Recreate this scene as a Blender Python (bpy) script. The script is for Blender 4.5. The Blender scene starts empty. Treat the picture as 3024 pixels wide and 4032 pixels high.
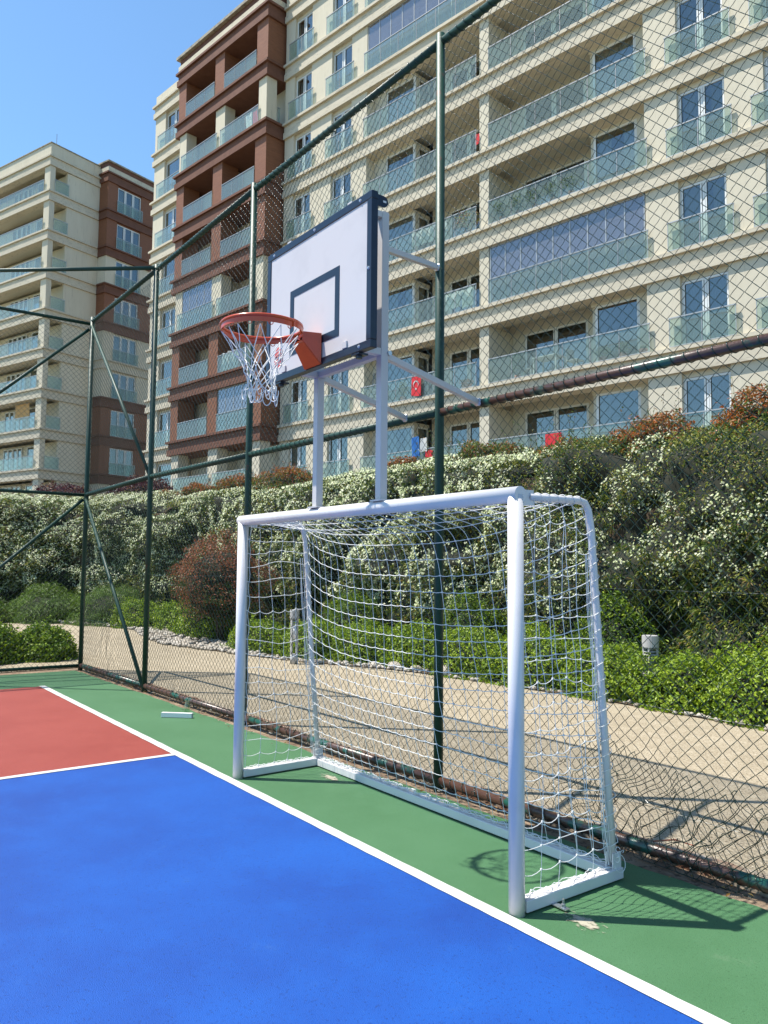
import bpy, math, random
import numpy as np
from math import sin, cos, pi, radians, atan2, sqrt
random.seed(7); rng=np.random.default_rng(7)
C=bpy.context.scene.collection
# ---------------------------------------------------------------- helpers
def V(*a): return np.array(a,float)
def mesh_np(name,verts,faces,mats,midx=None,smooth=False):
    """faces: list of int arrays (n,k)"""
    me=bpy.data.meshes.new(name)
    verts=np.asarray(verts,np.float32).reshape(-1,3)
    fl=[np.asarray(f,np.int32) for f in faces if len(f)]
    n=sum(len(f) for f in fl)
    loops=np.concatenate([f.ravel() for f in fl]); tot=np.concatenate([np.full(len(f),f.shape[1],np.int32) for f in fl])
    start=np.concatenate([[0],np.cumsum(tot)[:-1]]).astype(np.int32)
    me.vertices.add(len(verts)); me.vertices.foreach_set('co',verts.ravel())
    me.loops.add(len(loops)); me.loops.foreach_set('vertex_index',loops)
    me.polygons.add(n); me.polygons.foreach_set('loop_start',start)
    try: me.polygons.foreach_set('loop_total',tot)
    except Exception: pass
    for m in (mats if isinstance(mats,(list,tuple)) else [mats]): me.materials.append(m)
    if midx is not None: me.polygons.foreach_set('material_index',np.asarray(midx,np.int32))
    me.polygons.foreach_set('use_smooth',np.full(n,smooth,bool))
    me.update(calc_edges=True); me.validate()
    return me
class MB:
    def __init__(s): s.v=[]; s.q=[]; s.t=[]; s.n=0; s.ng=[]
    def add(s,v,q=(),t=(),ng=()):
        v=np.asarray(v,float).reshape(-1,3)
        if len(q): s.q.append(np.asarray(q,int)+s.n)
        if len(t): s.t.append(np.asarray(t,int)+s.n)
        for f in ng: s.ng.append(np.asarray([f],int)+s.n)
        s.v.append(v); s.n+=len(v); return s
    def box(s,x0,x1,y0,y1,z0,z1,M=None):
        v=np.array([[x,y,z] for z in (z0,z1) for y in (y0,y1) for x in (x0,x1)],float)
        if M is not None: v=M(v)
        return s.add(v,[[0,2,3,1],[4,5,7,6],[0,1,5,4],[2,6,7,3],[0,4,6,2],[1,3,7,5]])
    def beam(s,a,b,w,h,up=(0,0,1)):
        a=V(*a);b=V(*b);d=b-a;L=np.linalg.norm(d);d/=L
        u=V(*up); u=u-d*(u@d)
        if np.linalg.norm(u)<1e-3: u=V(1,0,0)-d*d[0]
        u/=np.linalg.norm(u); r=np.cross(d,u)
        return s.box(-w/2,w/2,0,L,-h/2,h/2,lambda v:a+v[:,:1]*r+v[:,1:2]*d+v[:,2:]*u)
    def tube(s,p,r,n=8,cap=True,ref=None):
        p=np.asarray(p,float); m=len(p)
        t=np.gradient(p,axis=0); t/=np.linalg.norm(t,axis=1)[:,None]+1e-12
        if ref is None:
            k=np.abs(t).mean(0); ref=np.eye(3)[k.argmin()]
        a=np.cross(t,ref); a/=np.linalg.norm(a,axis=1)[:,None]+1e-12
        b=np.cross(t,a)
        r=np.broadcast_to(np.asarray(r,float),(m,))[:,None,None]
        an=np.arange(n)*2*pi/n
        v=p[:,None]+r*(a[:,None]*np.cos(an)[None,:,None]+b[:,None]*np.sin(an)[None,:,None])
        i=np.arange(m-1)[:,None]*n; j=np.arange(n)[None]; jn=(j+1)%n
        q=np.stack([i+j,i+jn,i+n+jn,i+n+j],-1).reshape(-1,4)
        s.add(v,q,ng=[list(range(n))[::-1],[(m-1)*n+k for k in range(n)]] if cap else ())
        return s
    def cyl(s,a,b,r,n=16,r2=None):
        return s.tube([a,b],[r,r if r2 is None else r2],n)
    def ellipsoid(s,c,rx,ry,rz,n=12,m=8,jit=0):
        th=np.linspace(0,pi,m+1)[1:-1]; ph=np.arange(n)*2*pi/n
        v=[(0,0,1)]+[(sin(a)*cos(b),sin(a)*sin(b),cos(a)) for a in th for b in ph]+[(0,0,-1)]
        v=np.array(v)
        if jit: v*=1+rng.uniform(-jit,jit,(len(v),1))
        v=v*V(rx,ry,rz)+V(*c)
        q=[];t=[]
        for k in range(n): t.append((0,1+k,1+(k+1)%n))
        for i in range(m-2):
            for k in range(n): q.append((1+i*n+k,1+(i+1)*n+k,1+(i+1)*n+(k+1)%n,1+i*n+(k+1)%n))
        e=len(v)-1
        for k in range(n): t.append((e,1+(m-2)*n+(k+1)%n,1+(m-2)*n+k))
        return s.add(v,q,t)
    def mesh(s,name,mats,smooth=False):
        f=[]
        if s.q: f.append(np.concatenate(s.q))
        if s.t: f.append(np.concatenate(s.t))
        for g in s.ng: f.append(g)
        return mesh_np(name,np.concatenate(s.v),f,mats,None,smooth)
    def build(s,name,mats,parent=None,smooth=False,bevel=0):
        me=s.mesh(name,mats,smooth); return link(name,me,parent,bevel)
def link(name,me,parent=None,bevel=0):
    o=bpy.data.objects.new(name,me); C.objects.link(o)
    if parent is not None: o.parent=parent
    if bevel:
        b=o.modifiers.new('bevel','BEVEL'); b.width=bevel; b.segments=2; b.limit_method='ANGLE'
    return o
def tag(o,label=None,cat=None,group=None,kind=None):
    if label: o['label']=label
    if cat: o['category']=cat
    if group: o['group']=group
    if kind: o['kind']=kind
    return o
def empty(name,loc=(0,0,0),rz=0):
    o=bpy.data.objects.new(name,None); C.objects.link(o); o.location=tuple(float(k) for k in loc); o.rotation_euler=(0,0,rz); o.empty_display_size=.1
    return o
# value noise
def _h(i,j,k,s):
    n=(i*374761393+j*668265263+k*2147483647+s*1274126177)&0xffffffff
    n=((n^(n>>13))*1274126177)&0xffffffff
    return ((n^(n>>16))&0xffffff)/float(0xffffff)
def vn(p,s=0):
    p=np.asarray(p,float); i=np.floor(p).astype(np.int64); f=p-i; f=f*f*(3-2*f); r=0
    for a in (0,1):
        for b in (0,1):
            for c in (0,1):
                w=(f[...,0] if a else 1-f[...,0])*(f[...,1] if b else 1-f[...,1])*(f[...,2] if c else 1-f[...,2])
                r=r+w*_h(i[...,0]+a,i[...,1]+b,i[...,2]+c,s)
    return r
# ---------------------------------------------------------------- materials
def mat(name,col,rough=.6,metal=0,spec=.5,var=None,scale=5,bump=0,bscale=40,alpha=1,coat=0,detail=4,contrast=(.35,.65),stretch=None):
    m=bpy.data.materials.new(name); m.use_nodes=True; nt=m.node_tree; n=nt.nodes; L=nt.links
    b=n['Principled BSDF']; b.inputs['Base Color'].default_value=(*col,1); b.inputs['Roughness'].default_value=rough
    b.inputs['Metallic'].default_value=metal; b.inputs['Specular IOR Level'].default_value=spec; b.inputs['Alpha'].default_value=alpha
    if coat: b.inputs['Coat Weight'].default_value=coat
    tc=n.new('ShaderNodeTexCoord'); src=tc.outputs['Object']
    if stretch:
        mp=n.new('ShaderNodeMapping'); mp.inputs['Scale'].default_value=stretch; L.new(src,mp.inputs[0]); src=mp.outputs[0]
    m['_']=0
    if var:
        vs=var if isinstance(var,list) else [(var,scale,contrast)]
        prev=None
        for (c2,sc,ct) in vs:
            t=n.new('ShaderNodeTexNoise'); t.inputs['Scale'].default_value=sc; t.inputs['Detail'].default_value=detail; t.inputs['Roughness'].default_value=.6
            L.new(src,t.inputs['Vector'])
            r=n.new('ShaderNodeMapRange'); r.inputs[1].default_value=ct[0]; r.inputs[2].default_value=ct[1]; L.new(t.outputs['Fac'],r.inputs[0])
            mx=n.new('ShaderNodeMix'); mx.data_type='RGBA'; L.new(r.outputs[0],mx.inputs[0])
            if prev is None: mx.inputs[6].default_value=(*col,1)
            else: L.new(prev,mx.inputs[6])
            mx.inputs[7].default_value=(*c2,1); prev=mx.outputs[2]
        L.new(prev,b.inputs['Base Color'])
    if bump:
        t=n.new('ShaderNodeTexNoise'); t.inputs['Scale'].default_value=bscale; t.inputs['Detail'].default_value=5; L.new(src,t.inputs['Vector'])
        bp=n.new('ShaderNodeBump'); bp.inputs['Strength'].default_value=bump; bp.inputs['Distance'].default_value=.01; L.new(t.outputs['Fac'],bp.inputs['Height']); L.new(bp.outputs[0],b.inputs['Normal'])
    return m
def leafmat(name,col,col2,rough=.45,tr=.35):
    m=mat(name,col,rough,var=col2,scale=2.2,spec=.35)
    nt=m.node_tree; n=nt.nodes; L=nt.links; b=n['Principled BSDF']; out=n['Material Output']
    t=n.new('ShaderNodeBsdfTranslucent'); src=b.inputs['Base Color'].links[0].from_socket; L.new(src,t.inputs['Color'])
    mx=n.new('ShaderNodeMixShader'); mx.inputs[0].default_value=tr; L.new(b.outputs[0],mx.inputs[1]); L.new(t.outputs[0],mx.inputs[2]); L.new(mx.outputs[0],out.inputs['Surface'])
    return m
def glassmat(name,tint,refl,gl,rough=.03,diff=None,dw=0):
    m=bpy.data.materials.new(name); m.use_nodes=True; nt=m.node_tree; n=nt.nodes; L=nt.links; n.clear()
    out=n.new('ShaderNodeOutputMaterial'); tr=n.new('ShaderNodeBsdfTransparent'); tr.inputs[0].default_value=(*tint,1)
    g=n.new('ShaderNodeBsdfGlossy'); g.inputs['Color'].default_value=(*gl,1); g.inputs['Roughness'].default_value=rough
    lw0=n.new('ShaderNodeLayerWeight'); lw0.inputs[0].default_value=.5; pw=n.new('ShaderNodeMath'); pw.operation='POWER'; pw.inputs[1].default_value=3; L.new(lw0.outputs['Facing'],pw.inputs[0])
    lw=n.new('ShaderNodeMath'); lw.operation='MULTIPLY'; lw.inputs[1].default_value=.6; L.new(pw.outputs[0],lw.inputs[0])
    ma=n.new('ShaderNodeMath'); ma.operation='ADD'; ma.inputs[1].default_value=refl; ma.use_clamp=True; L.new(lw.outputs[0],ma.inputs[0])
    first=tr.outputs[0]
    if dw:
        d=n.new('ShaderNodeBsdfDiffuse'); d.inputs[0].default_value=(*diff,1); m1=n.new('ShaderNodeMixShader'); m1.inputs[0].default_value=dw
        L.new(first,m1.inputs[1]); L.new(d.outputs[0],m1.inputs[2]); first=m1.outputs[0]
    mx=n.new('ShaderNodeMixShader'); L.new(ma.outputs[0],mx.inputs[0]); L.new(first,mx.inputs[1]); L.new(g.outputs[0],mx.inputs[2]); L.new(mx.outputs[0],out.inputs[0])
    return m
# court paint: large soft mottling, small scuffs
def courtmat(name,col,dark,scuff,dirt=.25):
    m=mat(name,col,.6,var=[(dark,.8,(.35,.68)),(dark,5,(.5,.85)),(scuff,3.2,(.66,.86)),(tuple(k*.62 for k in col),95,(.56,.70)),(scuff,34,(.70,.78))],bump=.35,bscale=220,detail=8,spec=.3)
    return m
M={}
M['blue']=courtmat('blue_court_paint',(.004,.044,.235),(.005,.070,.32),(.03,.095,.27))
M['green']=courtmat('green_court_paint',(.046,.125,.052),(.062,.152,.070),(.12,.19,.11))
M['red']=courtmat('red_court_paint',(.215,.036,.026),(.26,.052,.038),(.28,.09,.065))
M['line']=mat('white_line_paint',(.50,.50,.475),.6,var=(.40,.40,.375),scale=9,contrast=(.45,.75),bump=.08,bscale=200)
M['path']=mat('exposed_aggregate_path',(.34,.285,.20),.85,var=[((.28,.232,.160),.55,(.35,.7)),((.41,.35,.255),4,(.5,.75)),((.15,.12,.08),75,(.50,.62)),((.46,.41,.32),60,(.55,.68))],bump=.35,bscale=90,spec=.2)
M['dirt']=mat('dirt',(.16,.11,.075),.95,var=[((.30,.23,.16),4,(.4,.7)),((.08,.06,.045),30,(.5,.65))],bump=.5,bscale=50,spec=.1)
M['soil']=mat('planting_soil',(.055,.04,.028),.95,var=(.10,.075,.05),scale=7,bump=.5,bscale=40,spec=.1)
M['kerb']=mat('stained_concrete_edge',(.30,.25,.19),.9,var=[((.16,.075,.045),1.3,(.45,.6)),((.44,.38,.30),12,(.5,.7))],bump=.4,bscale=60,spec=.2)
M['ground']=mat('ground',(.20,.17,.12),.95,var=(.12,.13,.07),scale=.2,spec=.1)
M['wpaint']=mat('white_paint_goal',(.62,.60,.595),.34,var=(.49,.475,.475),scale=3,contrast=(.5,.9),spec=.5,coat=.2)
M['wpaint2']=mat('white_paint_frame',(.52,.49,.475),.38,var=(.44,.42,.42),scale=4,contrast=(.55,.9))
M['cord']=mat('white_cord',(.66,.66,.65),.7)
M['gpaint']=mat('green_pipe_paint',(.007,.038,.024),.5,var=[((.012,.052,.036),6,(.4,.7)),((.06,.03,.018),5.5,(.64,.68))],bump=.15,bscale=90,spec=.4)
M['rustrail']=mat('rusty_green_pipe',(.075,.036,.024),.34,var=[((.010,.075,.052),2.4,(.53,.57)),((.05,.022,.015),14,(.5,.7))],bump=.2,bscale=80,spec=.6)
M['wire']=mat('green_coated_wire',(.005,.024,.017),.28,spec=.55)
M['steel']=mat('galvanised_steel',(.55,.55,.55),.35,metal=.9)
M['bwhite']=mat('backboard_white',(.56,.52,.505),.32,var=(.455,.42,.41),scale=2.5,contrast=(.5,.9),spec=.5)
M['navy']=mat('navy_enamel',(.008,.013,.026),.28,var=(.016,.022,.036),scale=12,contrast=(.5,.8))
M['orange']=mat('orange_enamel',(.56,.066,.010),.24,var=(.48,.052,.008),scale=6,spec=.6)
M['sticker']=mat('sticker_red',(.58,.06,.04),.4)
M['cream']=mat('cream_render',(.63,.565,.44),.85,var=[((.575,.51,.39),1.2,(.35,.75)),((.46,.405,.31),6,(.58,.80))],bump=.12,bscale=60,spec=.2,stretch=(1.4,1.4,.22))
M['creamband']=mat('cream_cornice_render',(.60,.53,.41),.85,var=[((.53,.465,.355),2.0,(.4,.7)),((.27,.24,.19),8,(.56,.76))],bump=.15,bscale=50,spec=.2,stretch=(.35,1,2.2))
M['brown']=mat('timber_effect_cladding',(.225,.092,.047),.6,var=[((.18,.070,.036),2.5,(.4,.65)),((.275,.118,.062),9,(.45,.7))],spec=.3,stretch=(.5,.5,9))
M['brownband']=mat('brown_render',(.175,.080,.052),.75,var=((.145,.064,.042)),scale=3,spec=.25,bump=.1,bscale=60)
M['coping']=mat('weathered_coping',(.36,.32,.25),.85,var=[((.20,.18,.15),4,(.45,.65))],spec=.2)
M['soffit']=mat('balcony_plaster',(.58,.535,.43),.9)
M['room']=mat('dark_room_shade',(.035,.033,.03),.9)  # dimness of unlit rooms put into the colour
M['frame']=mat('white_window_frame',(.72,.72,.70),.4)
M['glass']=glassmat('window_glass',(.62,.68,.67),.15,(1,.97,.92))
M['rail_glass']=glassmat('railing_glass',(.80,.88,.85),.02,(1,.98,.92),rough=.02,diff=(.55,.64,.60),dw=.14)
M['smoke']=glassmat('folding_screen_glass',(.72,.72,.74),.14,(.9,.93,.95),diff=(.42,.40,.41),dw=.22)
M['alu']=mat('aluminium_rail',(.42,.42,.41),.4,metal=.4)
M['cur_w']=mat('curtain_white',(.62,.62,.60),.9); M['cur_g']=mat('curtain_grey',(.22,.23,.25),.9); M['cur_d']=mat('curtain_plum',(.10,.035,.04),.9); M['cur_b']=mat('curtain_beige',(.42,.36,.27),.9)
M['blind']=mat('orange_blind',(.62,.34,.12),.8)
M['lf1']=leafmat('leaf_dark_green',(.032,.062,.014),(.055,.092,.018)); M['lf2']=leafmat('leaf_mid_green',(.080,.135,.022),(.125,.175,.030))
M['lf3']=leafmat('leaf_yellow_green',(.21,.24,.040),(.30,.29,.05)); M['dry']=leafmat('leaf_straw',(.30,.22,.08),(.24,.14,.05))
M['sh1']=leafmat('shrub_bright_green',(.23,.33,.018),(.31,.40,.030)); M['sh2']=leafmat('shrub_green',(.115,.205,.015),(.17,.26,.02)); M['sh3']=leafmat('shrub_deep_green',(.050,.10,.012),(.08,.135,.016))
M['ju']=leafmat('juniper_green',(.09,.17,.03),(.13,.21,.035)); 
M['red1']=leafmat('leaf_coral',(.34,.13,.07),(.27,.085,.045)); M['red2']=leafmat('leaf_rust',(.26,.11,.045),(.17,.08,.03))
M['or1']=leafmat('leaf_orange',(.42,.14,.03),(.32,.08,.022)); M['or2']=leafmat('leaf_bronze',(.26,.13,.03),(.17,.11,.03))
M['pur']=leafmat('leaf_purple',(.085,.020,.034),(.055,.012,.022))
M['flower']=mat('jasmine_petals',(.60,.61,.41),.6); M['flower2']=mat('jasmine_petals_fresh',(.50,.56,.27),.6)
M['bark']=mat('bark',(.06,.042,.03),.9,var=(.10,.075,.055),scale=20,bump=.5)
M['inner']=mat('foliage_shade_hull',(.016,.018,.009),.95)  # near-black hull colour stands in for shade between the leaves
M['stone']=mat('pale_stone',(.33,.285,.225),.8,var=[((.42,.385,.33),1.5,(.4,.6)),((.19,.145,.105),4,(.5,.7))],bump=.2,bscale=30)
M['lampgrey']=mat('bollard_grey_paint',(.40,.39,.38),.45); M['opal']=mat('opal_diffuser',(.72,.72,.72),.3)
M['flagred']=mat('flag_red',(.60,.02,.03),.8); M['white']=mat('plain_white_cloth',(.55,.55,.53),.85)
M['blue_cl']=mat('blue_cloth',(.02,.14,.42),.85); M['pat']=mat('patterned_cloth',(.7,.7,.66),.85,var=[((.10,.25,.30),22,(.6,.62)),((.6,.15,.12),28,(.66,.68))])
M['terra']=mat('terracotta',(.33,.11,.06),.8); M['dark']=mat('dark_plastic',(.025,.025,.028),.5); M['jar']=glassmat('jar_glass',(.80,.86,.74),.05,(1,1,1),diff=(.5,.55,.4),dw=.15)
# ---------------------------------------------------------------- camera, light, sky
cam_c=V(5.90684,-2.94072,1.70315); yaw,pitch,roll=-0.931551,0.071198,0.0084064
f=V(sin(yaw)*cos(pitch),cos(yaw)*cos(pitch),sin(pitch)); r0=V(cos(yaw),-sin(yaw),0); u0=np.cross(r0,f)
rr=r0*cos(roll)+u0*sin(roll); uu=-r0*sin(roll)+u0*cos(roll)
from mathutils import Matrix
cd=bpy.data.cameras.new('camera'); cam=bpy.data.objects.new('camera',cd); C.objects.link(cam)
cam.matrix_world=Matrix(((rr[0],uu[0],-f[0],cam_c[0]),(rr[1],uu[1],-f[1],cam_c[1]),(rr[2],uu[2],-f[2],cam_c[2]),(0,0,0,1)))
cd.sensor_fit='AUTO'; cd.sensor_width=36; cd.lens=3099.4/4032*36; cd.clip_end=2000; cd.clip_start=.05
bpy.context.scene.camera=cam
w=bpy.data.worlds.new('World'); bpy.context.scene.world=w; w.use_nodes=True; nt=w.node_tree
bg=nt.nodes['Background']; sky=nt.nodes.new('ShaderNodeTexSky'); sky.sky_type='NISHITA'; sky.sun_disc=False
to_sun=V(-.334,-.360,1); to_sun/=np.linalg.norm(to_sun); el=math.asin(to_sun[2]); rot=atan2(to_sun[0],to_sun[1])
sky.sun_elevation=el; sky.sun_rotation=rot; sky.altitude=0; sky.air_density=1.0; sky.dust_density=.25; sky.ozone_density=1.2
tint=nt.nodes.new('ShaderNodeMix'); tint.data_type='RGBA'; tint.blend_type='MULTIPLY'; tint.inputs[0].default_value=1; tint.inputs[7].default_value=(.70,.90,.98,1)
nt.links.new(sky.outputs[0],tint.inputs[6]); nt.links.new(tint.outputs[2],bg.inputs[0]); bg.inputs[1].default_value=.135
sd=bpy.data.lights.new('sun','SUN'); sd.energy=5.0; sd.angle=radians(.53); sd.color=(1,.95,.865); so=bpy.data.objects.new('sun',sd); C.objects.link(so)
from mathutils import Vector
so.rotation_euler=Vector((-to_sun[0],-to_sun[1],-to_sun[2])).to_track_quat('-Z','Y').to_euler(); so.location=(0,0,30)
sc=bpy.context.scene; sc.view_settings.view_transform='Standard'; sc.view_settings.look='None'; sc.view_settings.exposure=.80; sc.view_settings.gamma=1
# ---------------------------------------------------------------- ground sheets (z steps 4 mm)
def sheet(name,poly,z,m,lab=None,kind='structure'):
    o=MB().add([(x,y,z) for x,y in poly],ng=[list(range(len(poly)))]).build(name,m); o['kind']=kind
    if lab: o['label']=lab
    return o
def wob(a,b,n,amp,seed=0):
    r=np.random.default_rng(seed); t=np.linspace(0,1,n)[:,None]; p=V(*a)*(1-t)+V(*b)*t; d=V(*b)-V(*a); nrm=V(-d[1],d[0])/np.linalg.norm(d)
    return [tuple(q) for q in p+nrm*(r.uniform(-amp,amp,(n,1)))]
sheet('ground',[(-150,-150),(150,-150),(150,150),(-150,150)],-.06,M['ground'])
FA=V(-7.58,.885); FB=V(4.6,1.22); fd=(FB-FA)/np.linalg.norm(FB-FA); fn=V(-fd[1],fd[0])
def fy(x): return FA[1]+(x-FA[0])*fd[1]/fd[0]
# court slab: ragged paint edge beside the fence
edge=wob((-7.50,fy(-7.5)-.10),(11,fy(11)-.16),90,.018,3)
sheet('dirt_strip',[(-7.9,-14),(11.5,-14),(11.5,fy(11)+.30),(-7.9,fy(-7.9)+.26)],-.016,M['dirt'])
sheet('playing_court',[(-7.50,-13),(11,-13)]+edge[::-1],0,M['green'],'green painted margin of the sports court')
RX=-1.045; LY0,LY1=-.125,-.045
sheet('red_court_area',[(-5.97,-13),(RX,-13),(RX,LY0+.02),(-5.97,LY0+.02)],.004,M['red'])
sheet('blue_court_area',[(RX+.03,-13),(10.9,-13),(10.9,LY0+.02),(RX+.03,LY0+.02)],.004,M['blue'])
sheet('long_court_line',wob((-5.99,LY0),(10.9,LY0),160,.0022,1)+wob((10.9,LY1),(-5.99,LY1),160,.0022,2),.008,M['line'])
sheet('cross_court_line',wob((RX+.035,LY0-.001),(RX+.035,-13),90,.002,4)+wob((RX-.035,-13),(RX-.035,LY0-.001),90,.002,5),.008,M['line'])
dm=mat('dust_patch',(.36,.33,.25),.9,spec=.1); nt_=dm.node_tree; nn_=nt_.nodes; ll_=nt_.links
tc_=nn_.new('ShaderNodeTexCoord'); no_=nn_.new('ShaderNodeTexNoise'); no_.inputs['Scale'].default_value=9; no_.inputs['Detail'].default_value=8; ll_.new(tc_.outputs['Object'],no_.inputs['Vector'])
ln_=nn_.new('ShaderNodeVectorMath'); ln_.operation='LENGTH'; ll_.new(tc_.outputs['Object'],ln_.inputs[0])
mr_=nn_.new('ShaderNodeMapRange'); mr_.inputs[1].default_value=0; mr_.inputs[2].default_value=.5; mr_.inputs[3].default_value=.62; mr_.inputs[4].default_value=-.05; ll_.new(ln_.outputs['Value'],mr_.inputs[0])
ad_=nn_.new('ShaderNodeMath'); ad_.operation='ADD'; ll_.new(mr_.outputs[0],ad_.inputs[0]); ll_.new(no_.outputs['Fac'],ad_.inputs[1])
m2_=nn_.new('ShaderNodeMapRange'); m2_.inputs[1].default_value=.80; m2_.inputs[2].default_value=1.0; ll_.new(ad_.outputs[0],m2_.inputs[0]); ll_.new(m2_.outputs[0],nn_['Principled BSDF'].inputs['Alpha'])
for (x,y,sx_,sy_) in ((3.33,.20,.42,.26),(.42,.62,.5,.22)):
    o=sheet('dust_patch',[(.5*cos(a_),.5*sin(a_)) for a_ in np.linspace(0,2*pi,24,endpoint=False)],0,dm); o.location=(x,y,.0045); o.scale=(sx_,sy_,1)
# kerb of rough concrete under the fence, then the path
k=MB()
for i,(x0,x1) in enumerate(zip(np.linspace(-7.6,11,40)[:-1],np.linspace(-7.6,11,40)[1:])):
    a=rng.uniform(-.012,.012,4)
    v=[(x0,fy(x0)+.07+a[0],-.03),(x1,fy(x1)+.07+a[1],-.03),(x1,fy(x1)+.30,-.03),(x0,fy(x0)+.30,-.03)]
    v+=[(x,y,.012+rng.uniform(-.006,.006)) for x,y,z in v]
    k.add(v,[[4,5,6,7],[0,1,5,4],[1,2,6,5],[2,3,7,6],[3,0,4,7]])
o=k.build('kerb',M['kerb']); o['kind']='structure'
pe=[(12,5.6),(3,5.5),(1.5,5.52),(-.6,5.6),(-2.8,5.46),(-4.5,5.25),(-6.2,4.6),(-7.6,4.2),(-9.6,3.85),(-11,3.6),(-13,3.9),(-15.2,4.4),(-17.4,3.9),(-19,3.1),(-20.7,2.0),(-22,-1),(-23,-6),(-23,-14)]
path_poly=[(-7.9,-14),(-7.9,fy(-7.9)+.2),(12,fy(12)+.2)]+pe
sheet('path',path_poly,-.004,M['path'],'sandy exposed aggregate footpath behind the fence')
# hedge line (foot) and resampling
hp=np.array([(9,6.95),(5,6.95),(1,6.9),(-4,6.75),(-9,6.5),(-14,6.25),(-17.5,5.7),(-20.3,4.2),(-22,1.8),(-23.2,-2),(-24,-8)],float)
def resample(p,n):
    # catmull-rom
    P=np.vstack([2*p[0]-p[1],p,2*p[-1]-p[-2]]); out=[]
    for i in range(1,len(P)-2):
        for t in np.linspace(0,1,20,endpoint=False):
            out.append(.5*((2*P[i])+(-P[i-1]+P[i+1])*t+(2*P[i-1]-5*P[i]+4*P[i+1]-P[i+2])*t*t+(-P[i-1]+3*P[i]-3*P[i+1]+P[i+2])*t**3))
    out.append(P[-2]); out=np.array(out); d=np.concatenate([[0],np.cumsum(np.linalg.norm(np.diff(out,axis=0),axis=1))]); s=np.linspace(0,d[-1],n)
    return np.stack([np.interp(s,d,out[:,k]) for k in range(out.shape[1])],-1),s
hl,hs=resample(hp,200); ht=np.gradient(hl,axis=0); ht/=np.linalg.norm(ht,axis=1)[:,None]; hn=np.stack([ht[:,1],-ht[:,0]],-1)  # outward = away from court
if hn[10,1]<0: hn=-hn
HL=hs[-1]
def hpt(s,off):
    i=s/HL*199; x=np.stack([np.interp(i,np.arange(200),hl[:,k]) for k in (0,1)],-1); n=np.stack([np.interp(i,np.arange(200),hn[:,k]) for k in (0,1)],-1)
    n/=np.linalg.norm(n,axis=-1,keepdims=True); return x+n*off[...,None],n
bed=pe+[tuple(q) for q in (hl+hn*.9)[::-1][::6]]
sheet('planting_bed',[p for p in pe]+[tuple(q) for q in (hl+hn*1.0)[::-1]],.010,M['soil'])
# raised terrain behind the hedge
offs=[(.7,0.),(1.0,2.6),(1.5,3.45),(3,3.95),(6,4.6),(13,5.15),(90,5.2)]
tv=np.array([[(*(hl[i]+hn[i]*a),z) for a,z in offs] for i in range(0,200,4)]); m_,n_=tv.shape[:2]
q=[(i*n_+j,(i+1)*n_+j,(i+1)*n_+j+1,i*n_+j+1) for i in range(m_-1) for j in range(n_-1)]
o=MB().add(tv,q).build('raised_terrain',M['soil']); o['kind']='structure'
# ---------------------------------------------------------------- goal
goal=empty('football_goal',(0,0,0)); tag(goal,'white futsal goal with a sagging white cord net on the green court margin','goal')
W=3.08; H=2.085; R_=.041
def round_tube(p,r,n=20): return MB().tube(p,r,n)
MB().tube([(0,0,0),(0,0,H+.0)],R_,24).build('post',M['wpaint'],goal,True,0)
MB().tube([(W,0,0),(W,0,H+.0)],R_,24).build('post',M['wpaint'],goal,True,0)
MB().tube([(-.036,0,H),(W+.036,0,H)],R_+.001,24).build('crossbar',M['wpaint'],goal,True,0)
for ob in list(goal.children): 
    for p_ in ob.data.polygons:
        if len(p_.vertices)>4: p_.use_smooth=False
bx,by=W+.0,.76
for X,tilt in ((0,0),(W,0)):
    s=MB().tube([(X,.10,H-.005),(X,.30,H-.004),(X,.50,H-.002),(X,.545,H-.012),(X,.575,H-.05),(X,.60,H-.16),(X,.67,1.1),(X,by,.10)],.0205,12)
    st=s.build('rear_stay',M['wpaint'],goal,True)
    b=MB().box(X-.006,X+.006,.035,.13,H-.05,H+.03); b.build('bracket_plate',M['wpaint'],st)
    b=MB(); b.cyl((X+.004,.105,H-.006),(X+.016,.105,H-.006),.011,6); b.build('bolt',M['steel'],st)
    b=MB().box(X-.026,X-.018,by-.035,by+.035,.062,.15).box(X+.018,X+.026,by-.035,by+.035,.062,.15); b.build('foot_bracket',M['wpaint'],st)
    # foot bar
    MB().box(X-.035,X+.035,.036,by+.045,.008,.066).build('base_bar',M['wpaint'],goal,bevel=.004)
MB().box(.0355,W-.0355,by-.035,by+.035,.008,.064).build('base_bar',M['wpaint'],goal,bevel=.004)
cl=MB(); cl.box(W+.035,W+.13,.21,.245,.009,.014); cl.cyl((W+.10,.228,.012),(W+.10,.228,.055),.006,8); cl.cyl((W+.10,.228,.014),(W+.10,.228,.030),.012,6); cl.build('anchor_bolt',M['steel'],goal)
# net
def sag_corner(u):  # u 0..1 across goal, returns polyline control: top front, shoulder, base
    e=abs(2*u-1)**3.0
    sh=V(0,.40+.17*e,H-.22+.19*e)
    return [V(0,.03,H-.03),V(0,.20+.10*e,H-.10+.075*e),sh,V(0,.50+.12*e,1.45+.1*e),V(0,.60+.06*e,.85),V(0,.69+.02*e,.35),V(0,by-.005,.07)]
net=MB(); nu,nv=28,21
us=np.linspace(0,1,nu); G=np.zeros((nu,nv*3+1,3))
for i,u in enumerate(us):
    c,_=resample(np.array(sag_corner(u)),nv*3+1)
    c=c.copy(); c[:,0]=.02+u*(W-.04)
    G[i]=c
vv=np.linspace(0,1,nv*3+1)
wv=(vn(np.stack([G[...,0]*1.3,G[...,2]*1.1,G[...,1]*0],-1),5)-.5)
am=np.sin(pi*vv)[None]*np.minimum(1,6*np.sin(pi*us)+.15)[:,None]
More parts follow.
